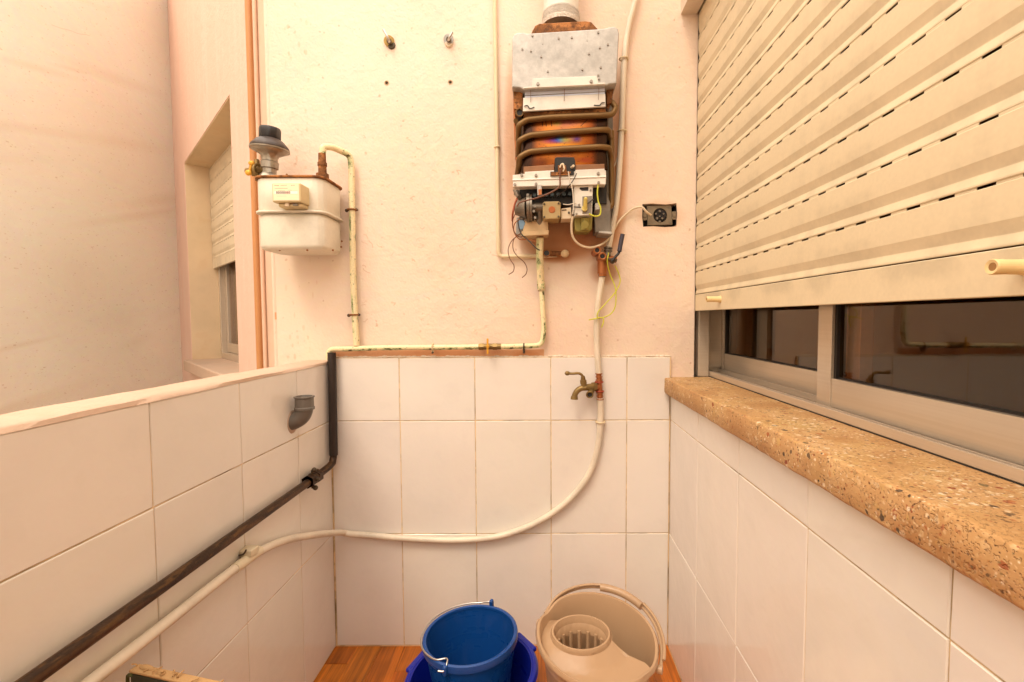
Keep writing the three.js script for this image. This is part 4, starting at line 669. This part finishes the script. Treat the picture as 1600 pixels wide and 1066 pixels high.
  part('relay', plate([[904, 292], [920.5, 291], [920.5, 299.5], [904, 299.5]], 0.06, 0.099, 0.001), M.blackShiny, eb); each('screw', [stud(905, 320, 0.1035, 0.107, 1.9), stud(901, 334, 0.1035, 0.107, 1.8), stud(922, 334, 0.1035, 0.107, 1.8), stud(923, 297, 0.1035, 0.107, 1.6)], M.screw, eb);
  part('bracket_step', plate([[910, 307], [925, 306], [924, 333], [910, 334]], 0.1035, 0.1055, 0.0005), M.zincDark, eb);
  part('pilot_electrode', [cyl(pz(914, 328, 0.108), pz(915, 311, 0.118), 0.0052, 0.0045, 14), new THREE.SphereGeometry(0.0045, 12, 8).translate(...pz(915, 311, 0.118).toArray()), cyl(pz(913.5, 327, 0.104), pz(913.5, 325, 0.112), 0.0066)], M.ceramic, eb);
  part('water_valve', [plate([[897.5, 338], [926, 337], [925, 358], [920, 362], [902, 362], [898, 360]], 0.03, 0.075, 0.002), hexnut(pz(914, 342, 0.08), pz(914, 360, 0.08), 0.0115), cyl(pz(914, 350, 0.07), pz(914, 351, 0.098), 0.0105, 0.009, 18)], M.greenBrass, H);
  part('side_box', [plate([[930, 292], [944, 291], [954, 318], [954.5, 362], [930, 363.5], [928, 330]], 0.012, 0.062, 0.0015)], M.zincDark, H, 'grey metal box at lower right'); each('side_bracket', [plate([[930, 318], [937, 316], [937, 327], [930, 328]], 0.06, 0.092, 0.001), plate([[936, 361], [955, 362], [957, 366], [936, 364]], 0.01, 0.075, 0.0008)], M.zinc, H);
  const bb = part('battery_box', [plate([[817, 345], [856, 343.5], [857, 360], [817, 362]], 0.02, 0.072, 0.002), plate([[815, 361], [858, 359.5], [857, 366.5], [815, 369]], 0.02, 0.078, 0.001)], M.beige, H, 'beige plastic block at lower left');
  each('blue_tape', [stud(815, 349, 0.0718, 0.0732, 5.6, 18), stud(814, 354, 0.071, 0.0728, 5, 18)], M.tape, bb); part('terminal_strip', plate([[807, 340], [818, 339], [816, 366], [806, 366]], 0.012, 0.06, 0.001), M.zinc, bb);
  part('frame_edge', [plate([[812, 293], [816, 293], [816, 341], [811, 341]], 0.012, 0.05, 0.0005), plate([[839, 288.5], [846, 288], [847, 304], [840, 305]], 0.10, 0.114, 0.0006)], M.zinc, H);
  part('copper_lug', plate([[841, 296], [846.5, 295.5], [846.5, 304], [841.5, 305]], 0.113, 0.1155, 0.0004), M.copperPipe, H);
  // wiring
  part('wire', wire(path(0.124, [876, 264], [875, 272], [875, 282], [874.5, 291], [862, 300], [840, 309], [820, 314], [810, 318], [808, 323]), 0.0019), M.wireBrown, H);
  part('wire', wire(path(0.12, [901, 271], [896, 281], [891, 288, 0.113], [882, 298, 0.095], [870, 307, 0.09]), 0.0012), M.wireDark, H);
  part('wire', wire(path(0.118, [888, 268], [890, 280], [893, 290], [895, 300], [896, 320], [895, 335]), 0.0013), M.wireWhite, H);
  part('wire', wire(path(0.11, [935, 287], [933.5, 300], [935, 315], [938.5, 325], [937, 336], [930, 338], [920, 334]), 0.0017), M.greenYellow, H);
  part('wire', wire(path(0.108, [880, 319], [887, 320], [897, 318], [901, 318]), 0.0012), M.wireWhite, H); part('wire', wire(path(0.108, [890, 322], [900, 323.5], [908, 324]), 0.0015), M.wireDark, H); part('wire', wire(path(0.112, [916, 320], [922, 315], [927, 311]), 0.0015), M.wireDark, H);
  part('wire', wire(path(0.10, [808, 310], [804, 320], [801, 335], [800.5, 345, 0.07]), 0.0024), M.wireRed, H);
  part('wire', wire(path(0.075, [807, 330], [801, 345], [802, 358], [806, 366], [812, 370], [820, 368]), 0.0012), M.wireBrown, H); part('wire', wire(path(0.085, [809, 344], [811, 356], [815, 366], [826, 376], [838, 388], [843, 391, 0.06]), 0.0015), M.wireDark, H);
  part('wire', wire(path(0.07, [812, 342], [804, 350], [803, 362], [812, 374], [826, 374], [838, 379]), 0.0013), M.copperPipe, H);
  part('wire', wire(path(0.06, [814, 364], [803, 374], [802, 390], [808, 400], [819, 410], [823.5, 420], [822, 428], [816, 434, 0.05]), 0.0011), M.wireBrown, H); part('wire', wire(path(0.06, [812, 366], [800, 376], [794, 390], [797, 405], [803, 415], [802, 424], [795, 429, 0.05]), 0.0011), M.wireBrown, H);
}
// cream cable from the socket to the heater
single('power_cable', [wire([...path(0.02, [1017, 336, 0.002], [1010, 331, 0.012], [1003, 324, 0.014], [990, 326, 0.010], [978, 335, 0.008], [967, 346, 0.01], [959, 360, 0.014], [953, 371, 0.03], [940, 382, 0.05], [922, 387, 0.06], [905, 382, 0.07], [895, 370, 0.08], [893, 352, 0.09], [895, 338, 0.098])], 0.0029, 120)], M.cream, 'cream cable looping from the open wall socket to under the heater', 'cable');
single('thin_cable', [wire(path(0.012, [972, 190], [967, 235], [962, 255], [955, 268], [953, 280]), 0.0018, 40)], M.cream, 'thin cream cable beside the white pipe right of the heater', 'cable');

// open socket in the wall
const socket = thing('wall_socket', 'open wall box with a bare socket base in the plaster', 'socket', pz(1031, 338, -0.02));
{
  part('back_box', [plate([[998, 312], [1064, 312], [1064, 360], [998, 360]], -0.05, -0.044, 0.0005), plate([[1001, 315], [1005.5, 315], [1005.5, 358], [1001, 358]], -0.044, -0.004, 0.0003), plate([[1056.5, 315], [1061, 315], [1061, 358], [1056.5, 358]], -0.044, -0.004, 0.0003)], M.black, socket);
  part('frame', plate([[1011, 321.5], [1049, 321], [1051, 351], [1012, 352]], -0.014, -0.006, 0.001, [Array.from({ length: 16 }, (_, k) => [1031.5 + 11.5 * Math.cos(k * 0.3927), 336.5 + 12 * Math.sin(k * 0.3927)])]), M.socket, socket);
  const c = part('contact_block', [cyl(pz(1031, 337, -0.03), pz(1031, 337, -0.010), 0.017, 0.016, 20)], M.black, socket);
  const bits = []; for (const [x, y, r] of [[1027, 341, 2.2], [1035, 341, 2], [1031, 330, 2], [1031, 346, 1.8], [1025, 334, 1.6], [1037, 334, 1.6], [1031, 338, 1.5]]) bits.push(stud(x, y, -0.0105, -0.004, r, 10)); part('contact', bits, M.castAlu, c);
  each('lug', [stud(1007.5, 337, -0.02, -0.002, 2.6), stud(1054, 336.5, -0.02, -0.002, 2.6), plate([[1004.5, 331], [1011, 331], [1011, 344], [1004.5, 344]], -0.012, -0.004, 0.0005), plate([[1050.5, 330.5], [1057.5, 330.5], [1057.5, 343], [1050.5, 343]], -0.012, -0.004, 0.0005)], M.socket, socket); each('screw', [stud(1016, 324.5, -0.007, -0.004, 1.2), stud(1046, 325, -0.007, -0.004, 1.2), stud(1016, 347.5, -0.007, -0.004, 1.2), stud(1048, 347.5, -0.007, -0.004, 1.2)], M.castAlu, socket);
}
// hanger bolts and drilled holes
{
  const bolt = (label, px, py, tip, rusty) => {
    const t = thing('hanger_bolt', label, 'hook', pz(px, py, 0), 'hooks screwed into the wall above'); const c = pz(px, py, 0.007);
    part('washer', [lathe([[0.0015, 0], [0.0125, 0], [0.0135, 0.0012], [0.0128, 0.0026], [0.006, 0.0034]], pz(px, py, 0.004), V(rusty ? 0.1 : -0.1, -0.25, 1).normalize(), 24)], rusty ? M.brass : M.zinc, t);
    part('nut', hexnut(pz(px, py, 0.007), pz(px, py, 0.013), 0.0066), M.castAlu, t); part('hook', tube(smooth([pz(px, py, -0.01), pz(px, py, 0.02), pz(px + (tip[0] - px) * 0.25, py + (tip[1] - py) * 0.3, 0.027), pz(tip[0], tip[1], 0.030)]), 0.0030, 24, 10), M.wireSteel, t);
    part('plug', stud(px + (rusty ? 3 : 0), py + 5, 0, 0.005, 6, 12), rusty ? M.darkScrew : M.cream, t);
  };
  bolt('steel hook with a tarnished brass washer, left one of the two high on the wall', 608, 64.5, [599, 46], true);
  bolt('steel hook with a dull zinc washer, right one of the two nearer the heater', 701, 62, [707, 50], false);
  for (const [x, y, l] of [[604, 129.5, 'drilled hole with a dark plug below the brass washer hook'], [703.5, 128.5, 'drilled hole with a dark plug below the zinc washer hook']]) {
    const t = thing('wall_plug', l, 'wall plug', pz(x, y, -0.03), 'plugged holes in the wall'); part('plug', stud(x, y, -0.049, -0.003, 2.3, 12), M.darkScrew, t); part('rim', ring(x, y, 0, 3, 0.7), M.reveal, t);
  }
}
// grey drain elbow on the parapet
const drain = thing('drain_pipe', 'grey plastic drain elbow sticking out of the parapet tiles', 'drain pipe', at(472, 660, { x: -0.555 }));
{
  const m = at(474.5, 620, { x: -0.533 }), R = 0.0185, base = V(-0.566, m.y - 0.056, m.z + 0.004);
  const c = smooth([V(-0.575, base.y - 0.002, base.z + 0.002), V(-0.556, base.y + 0.001, base.z + 0.001), V(-0.541, base.y + 0.010, m.z + 0.001), V(-0.5335, base.y + 0.024, m.z), V(-0.532, m.y - 0.012, m.z), V(-0.532, m.y, m.z)]);
  part('elbow', [tube(c, R, 40, 28, false)], M.greyPVC, drain);
  const up = c.getTangentAt(1); part('socket_collar', [lathe([[R, -0.030], [R + 0.0025, -0.029], [R + 0.0027, -0.024], [R + 0.0012, -0.0225], [R + 0.001, -0.003], [R + 0.003, -0.0015], [R + 0.003, 0.001], [R - 0.001, 0.0015], [R - 0.003, -0.002], [R - 0.003, -0.02]], m.clone().setX(-0.532), up, 32)], M.greyPVC, drain);
  part('bore', cyl(m.clone().setX(-0.532).addScaledVector(up, -0.012), m.clone().setX(-0.532).addScaledVector(up, -0.011), R - 0.003, R - 0.003, 24), M.greyPVC, drain);
  part('mortar', [new THREE.SphereGeometry(1, 14, 10).scale(0.004, 0.026, 0.022).translate(-0.558, base.y, base.z)], M.cap, drain);
}
// ---------------------------------------------------------------- buckets
function wall(pr, th) { const inner = pr.map(([r, y]) => [r - th, y]).reverse(); inner[inner.length - 1][1] += th; return [[0, 0], ...pr, ...inner, [0, th]]; }
const place = (g, m) => { g.applyMatrix4(m); return g; };
{
  // blue bucket standing in the basin
  const c = at(740, 990, { y: 0.23 }), m = new THREE.Matrix4().makeRotationZ(0.03).setPosition(c.x, 0.02, c.z), R = 0.0965, Hh = 0.21;
  const b = thing('bucket', 'blue plastic bucket with a wire handle standing inside the darker blue basin', 'bucket', V(c.x, 0.02, c.z));
  part('shell', place(lathe(wall([[0.066, 0], [0.0685, 0.003], [0.080, 0.11], [0.0925, Hh - 0.02], [0.0935, Hh - 0.005]], 0.002), V(0, 0, 0), V(0, 1, 0), 64), m), M.blue, b);
  part('rim', place(lathe([[R - 0.006, Hh - 0.004], [R - 0.0055, Hh + 0.001], [R - 0.002, Hh + 0.0025], [R + 0.0015, Hh + 0.001], [R + 0.0025, Hh - 0.004], [R + 0.002, Hh - 0.012], [R - 0.004, Hh - 0.014]], V(0, 0, 0), V(0, 1, 0), 64), m), M.blue, b);
  const ang = (a, r = R, y = Hh) => V(Math.cos(a) * r, y, -Math.sin(a) * r), a0 = 1.22, a1 = a0 + Math.PI * 1.0;
  for (const a of [a0, a1]) part('handle_lug', place(moved(new RoundedBoxGeometry(0.012, 0.020, 0.009, 3, 0.004), new THREE.Matrix4().makeRotationY(a).setPosition(ang(a, R + 0.003, Hh + (a === a0 ? 0.004 : -0.006)))), m), M.blue, b);
  const pts = [ang(a0, R + 0.010, Hh + 0.006), ang(a0 + 0.05, R + 0.006, Hh + 0.007)]; for (let k = 1; k < 12; k++) { const a = a0 + (a1 - a0) * k / 12; pts.push(ang(a, R + 0.0040 - 0.007 * sst(9, 12, k), Hh + 0.0035)); } pts.push(ang(a1 - 0.05, R - 0.010, Hh + 0.006), ang(a1 + 0.01, R - 0.002, Hh + 0.005), ang(a1, R + 0.008, Hh - 0.004), ang(a1 - 0.10, R + 0.012, Hh - 0.004));
  part('handle', place(tube(smooth(pts), 0.0018, 140, 8), m), M.wireSteel, b);
}
{
  const c = at(747, 1050, { y: 0.165 }), m = new THREE.Matrix4().makeRotationZ(0.085).setPosition(c.x, 0.006, c.z), R = 0.128, Hh = 0.16;
  const b = thing('basin', 'deep royal blue plastic basin under the bucket on the floor', 'basin', V(c.x, 0.0, c.z));
  part('shell', place(lathe(wall([[0.088, 0], [0.092, 0.003], [0.108, 0.08], [R - 0.004, Hh - 0.012], [R - 0.002, Hh]], 0.0025), V(0, 0, 0), V(0, 1, 0), 64), m), M.basin, b);
  part('rim', place(lathe([[R - 0.0045, Hh - 0.001], [R, Hh + 0.002], [R + 0.006, Hh + 0.0005], [R + 0.0095, Hh - 0.005], [R + 0.0085, Hh - 0.006], [R + 0.002, Hh - 0.003]], V(0, 0, 0), V(0, 1, 0), 64), m), M.basin, b);
  for (const a of [0.62, 2.75]) part('grip', place(moved(new RoundedBoxGeometry(0.014, 0.010, 0.07, 3, 0.0045), new THREE.Matrix4().makeRotationY(a).setPosition(Math.cos(a) * (R + 0.006), Hh - 0.003, -Math.sin(a) * (R + 0.006))), m), M.basin, b);
}
{
  // beige mop bucket with wringer
  const c = at(932, 993, { y: 0.26 }), m = new THREE.Matrix4().makeRotationY(0).setPosition(c.x, 0.001, c.z), Hh = 0.26;
  const b = thing('mop_bucket', 'beige mop bucket with a slotted wringer and folded handle beside the blue bucket', 'mop bucket', V(c.x, 0, c.z));
  const RX2 = 0.117, RZ = 0.119; // rim half axes; the wringer side dips, the pouring side rises
  const rimY = (a) => Hh + 0.014 * Math.sin(a - 0.45) - 0.010 * Math.exp(-Math.pow((Math.atan2(Math.sin(a - 2.55), Math.cos(a - 2.55))) / 0.22, 2)) - 0.010 * Math.exp(-Math.pow((Math.atan2(Math.sin(a + 0.50), Math.cos(a + 0.50))) / 0.22, 2)) * 0.6;
  const N = 96, prof = [[0.70, 0, 0], [0.72, 0.004, 0], [0.80, 0.45, 0], [0.90, 0.86, 0], [0.95, 0.94, 0], [0.97, 1, -0.004], [1.03, 1, -0.006], [1.035, 1, -0.001], [1.01, 1, 0.003], [0.97, 1, 0.002], [0.945, 1, -0.006], [0.925, 0.93, 0], [0.875, 0.85, 0], [0.775, 0.44, 0], [0.69, 0.02, 0], [0.0, 0.02, 0]];
  const pos = [], idx = []; for (let i = 0; i <= N; i++) { const a = i / N * Math.PI * 2; for (const [k, f, d] of prof) pos.push(Math.cos(a) * RX2 * k, rimY(a) * f * 1 + d, -Math.sin(a) * RZ * k); }
  const n = prof.length; for (let i = 0; i < N; i++) for (let j = 0; j < n - 1; j++) { const p = i * n + j, q = p + n; idx.push(p, q, p + 1, q, q + 1, p + 1); }
  const g = new THREE.BufferGeometry(); g.setAttribute('position', new THREE.Float32BufferAttribute(pos, 3)); g.setIndex(idx); g.computeVertexNormals(); g.setAttribute('uv', new THREE.Float32BufferAttribute(new Float32Array(pos.length / 3 * 2), 2));
  part('shell', place(toCreasedNormals(g, 0.8), m), M.bucket, b);
  // wringer: a sloping plate over the near half with an oval cup through it
  const cx = -0.031, cz = 0.0, ax = 0.056, az = 0.048;                        // cup centre and half axes
  const k0 = 0.945, aL = 2.55, aR = -0.52, PL = [Math.cos(aL) * RX2 * k0, -Math.sin(aL) * RZ * k0], PR = [Math.cos(aR) * RX2 * k0, -Math.sin(aR) * RZ * k0];
  const lift = (x, z) => { const d = Math.hypot((x - cx) / ax, (z + cz) / az); return Hh - 0.016 + 0.017 * (1 - sst(0.95, 1.7, d)) - 0.010 * (z / RZ); };
  const wp = [], wi = [], NA = 96, NR = 10;
  for (let i = 0; i <= NA; i++) {
    const a = i / NA * Math.PI * 2, dx = Math.cos(a) * ax, dz = -Math.sin(a) * az; let t = 6;
    // ray from the cup centre to the bucket wall ...
    const A = (dx / (RX2 * k0)) ** 2 + (dz / (RZ * k0)) ** 2, B = 2 * (cx * dx / (RX2 * k0) ** 2), D = (cx / (RX2 * k0)) ** 2 - 1; t = (-B + Math.sqrt(B * B - 4 * A * D)) / (2 * A);
    // ... or to the straight edge across the bucket
    const ex = PR[0] - PL[0], ez = PR[1] - PL[1], den = dx * ez - dz * ex; if (Math.abs(den) > 1e-9) { const q = ((PL[0] - cx) * ez - (PL[1] - 0) * ex) / den; if (q > 0 && q < t) t = Math.max(q, 1.10); }
    for (let j = 0; j <= NR; j++) { const u = 1 + (t - 1) * j / NR, x = cx + dx * u, z = dz * u; wp.push(x, lift(x, z), z); }
    wp.push(cx + dx * t, lift(cx + dx * t, dz * t) - 0.010, dz * t);
  }
  for (let i = 0; i < NA; i++) for (let j = 0; j <= NR; j++) { const p = i * (NR + 2) + j, q = p + NR + 2; wi.push(p, p + 1, q, q, p + 1, q + 1); }
  const wgeo = new THREE.BufferGeometry(); wgeo.setAttribute('position', new THREE.Float32BufferAttribute(wp, 3)); wgeo.setIndex(wi); wgeo.setAttribute('uv', new THREE.Float32BufferAttribute(new Float32Array(wp.length / 3 * 2), 2)); wgeo.computeVertexNormals();
  const wr = part('wringer', place(toCreasedNormals(wgeo, 0.9), m), M.bucket, b);
  const ell = (pr2) => { const q = []; const id = []; for (let i = 0; i <= 56; i++) { const a = i / 56 * Math.PI * 2; for (const [k, y] of pr2) { const x = cx + Math.cos(a) * ax * k, z = -cz - Math.sin(a) * az * k; q.push(x, y + Hh - 0.004 + 0.006 * (-z / RZ), z); } } const w = pr2.length; for (let i = 0; i < 56; i++) for (let j = 0; j < w - 1; j++) { const p = i * w + j; id.push(p, p + w, p + 1, p + w, p + w + 1, p + 1); } const gg = new THREE.BufferGeometry(); gg.setAttribute('position', new THREE.Float32BufferAttribute(q, 3)); gg.setIndex(id); gg.computeVertexNormals(); gg.setAttribute('uv', new THREE.Float32BufferAttribute(new Float32Array(q.length / 3 * 2), 2)); return toCreasedNormals(gg, 0.8); };
  part('cup_rim', place(ell([[1.09, -0.002], [1.08, 0.006], [1.03, 0.011], [0.97, 0.011], [0.93, 0.006], [0.90, -0.004], [0.86, -0.022], [0.845, -0.023], [0.88, -0.004], [0.95, 0.0]]), m), M.bucket, wr);
  const ribs = [], low = -0.105; for (let k = 0; k < 16; k++) { const a = k / 16 * Math.PI * 2, P = (f, y) => V(cx + Math.cos(a) * ax * f, Hh + y, -cz - Math.sin(a) * az * f); ribs.push(tube(smooth([P(0.855, -0.019), P(0.80, -0.060), P(0.70, -0.095), P(0.45, low)]), 0.0036, 12, 8)); }
  part('rib', place(merge(ribs), m), M.bucket, wr);
  part('cup_base', place(cyl(V(cx, Hh + low - 0.003, -cz), V(cx, Hh + low + 0.002, -cz), 0.024, 0.026, 28), m), M.bucket, wr);
  // folded handle lying back over the rim
  const A0 = 2.72, A1 = -0.42, pa = (a, k, y) => V(Math.cos(a) * RX2 * k, rimY(a) + y, -Math.sin(a) * RZ * k), hp = [];
  for (let k = 0; k <= 14; k++) { const t = k / 14, a = A0 + (A1 - A0) * t, s = Math.sin(t * Math.PI); hp.push(pa(a, 1.065 + 0.055 * s, -0.016 + 0.026 * s)); }
  const hc = smooth(hp); const h = part('handle', [place(tube(hc, 0.0036, 90, 10), m)], M.bucket, b);
  const sub = (t0, t1, r) => { const q = []; for (let k = 0; k <= 10; k++) { const t = t0 + (t1 - t0) * k / 10; q.push(hc.getPointAt(t).multiplyScalar(1).add(V(-0.0, 0.003, 0.006))); } return tube(smooth(q), r, 30, 14); };
  part('grip', place(sub(0.42, 0.66, 0.0082), m), M.bucket, h);
  const strip = []; { const q = []; for (let k = 0; k <= 12; k++) { const t = 0.66 + 0.31 * k / 12; q.push(hc.getPointAt(t).add(V(0.004, 0.008, 0.004))); } strip.push(tube(smooth(q), 0.0032, 40, 8)); const q2 = []; for (let k = 0; k <= 12; k++) { const t = 0.06 + 0.36 * k / 12; q2.push(hc.getPointAt(t).add(V(0.001, 0.007, 0.004))); } strip.push(tube(smooth(q2), 0.0030, 40, 8)); } part('flange', place(merge(strip), m), M.bucket, h);
  for (const a of [A0, A1]) part('pivot', place(cyl(pa(a, 1.0, -0.016), pa(a, 1.10, -0.016), 0.0072, 0.0078, 18), m), M.bucket, b);
}
// the dark board leaning at the parapet, lower left
{
  const a = V(-0.545, 0, 0), z0 = at(210, 1047, { x: -0.535 }), q = at(320, 1076, { y: z0.y - 0.004 });
  const b = thing('leaning_board', 'dark board with a frayed cream edge standing low against the parapet', 'board', V(z0.x, 0, z0.z));
  const dir = q.clone().sub(z0).setY(0).normalize(), L = 0.16, nrm = V(-dir.z, 0, dir.x), g = bx(0, L, -0.46, 0, -0.006, 0.006, 0.002), mm = new THREE.Matrix4().makeBasis(dir, V(0, 1, 0), nrm.clone().cross(V(0, 0, 0)).add(dir.clone().cross(V(0, 1, 0)))).setPosition(z0);
  part('panel', moved(g, mm), M.board, b); part('edge_strip', moved(bx(-0.001, L, 0.0004, 0.004, -0.0066, 0.0066, 0.0015), mm), M.boardEdge, b);
  const r = rng(44), fr = []; for (let k = 0; k < 12; k++) { const x = r() * L, y = 0.004, h = 0.001 + r() * 0.004; fr.push(wire([V(x, y - 0.002, (r() - 0.5) * 0.01), V(x + (r() - 0.5) * 0.006, y + h * 0.6, (r() - 0.5) * 0.012), V(x + (r() - 0.3) * 0.014, y + h, (r() - 0.5) * 0.014)], 0.0009, 8)); } fr.push(boxUV(new THREE.SphereGeometry(1, 12, 8).scale(0.012, 0.004, 0.004).translate(0.018, 0.004, -0.002)), boxUV(new THREE.SphereGeometry(1, 12, 8).scale(0.006, 0.003, 0.004).translate(0.045, 0.004, 0.0))); part('frayed_fibre', fr.map((f) => moved(prep(f), mm)), M.boardEdge, b);
  part('cord', [moved(prep(wire([V(0.004, -0.001, 0.007), V(-0.006, -0.006, 0.004), V(-0.010, -0.02, 0.002), V(-0.010, -0.06, 0.002), V(-0.004, -0.12, 0.004), V(0.004, -0.13, 0.007)], 0.0022)), mm)], M.cord, b);
}
renderer.render(scene, camera);
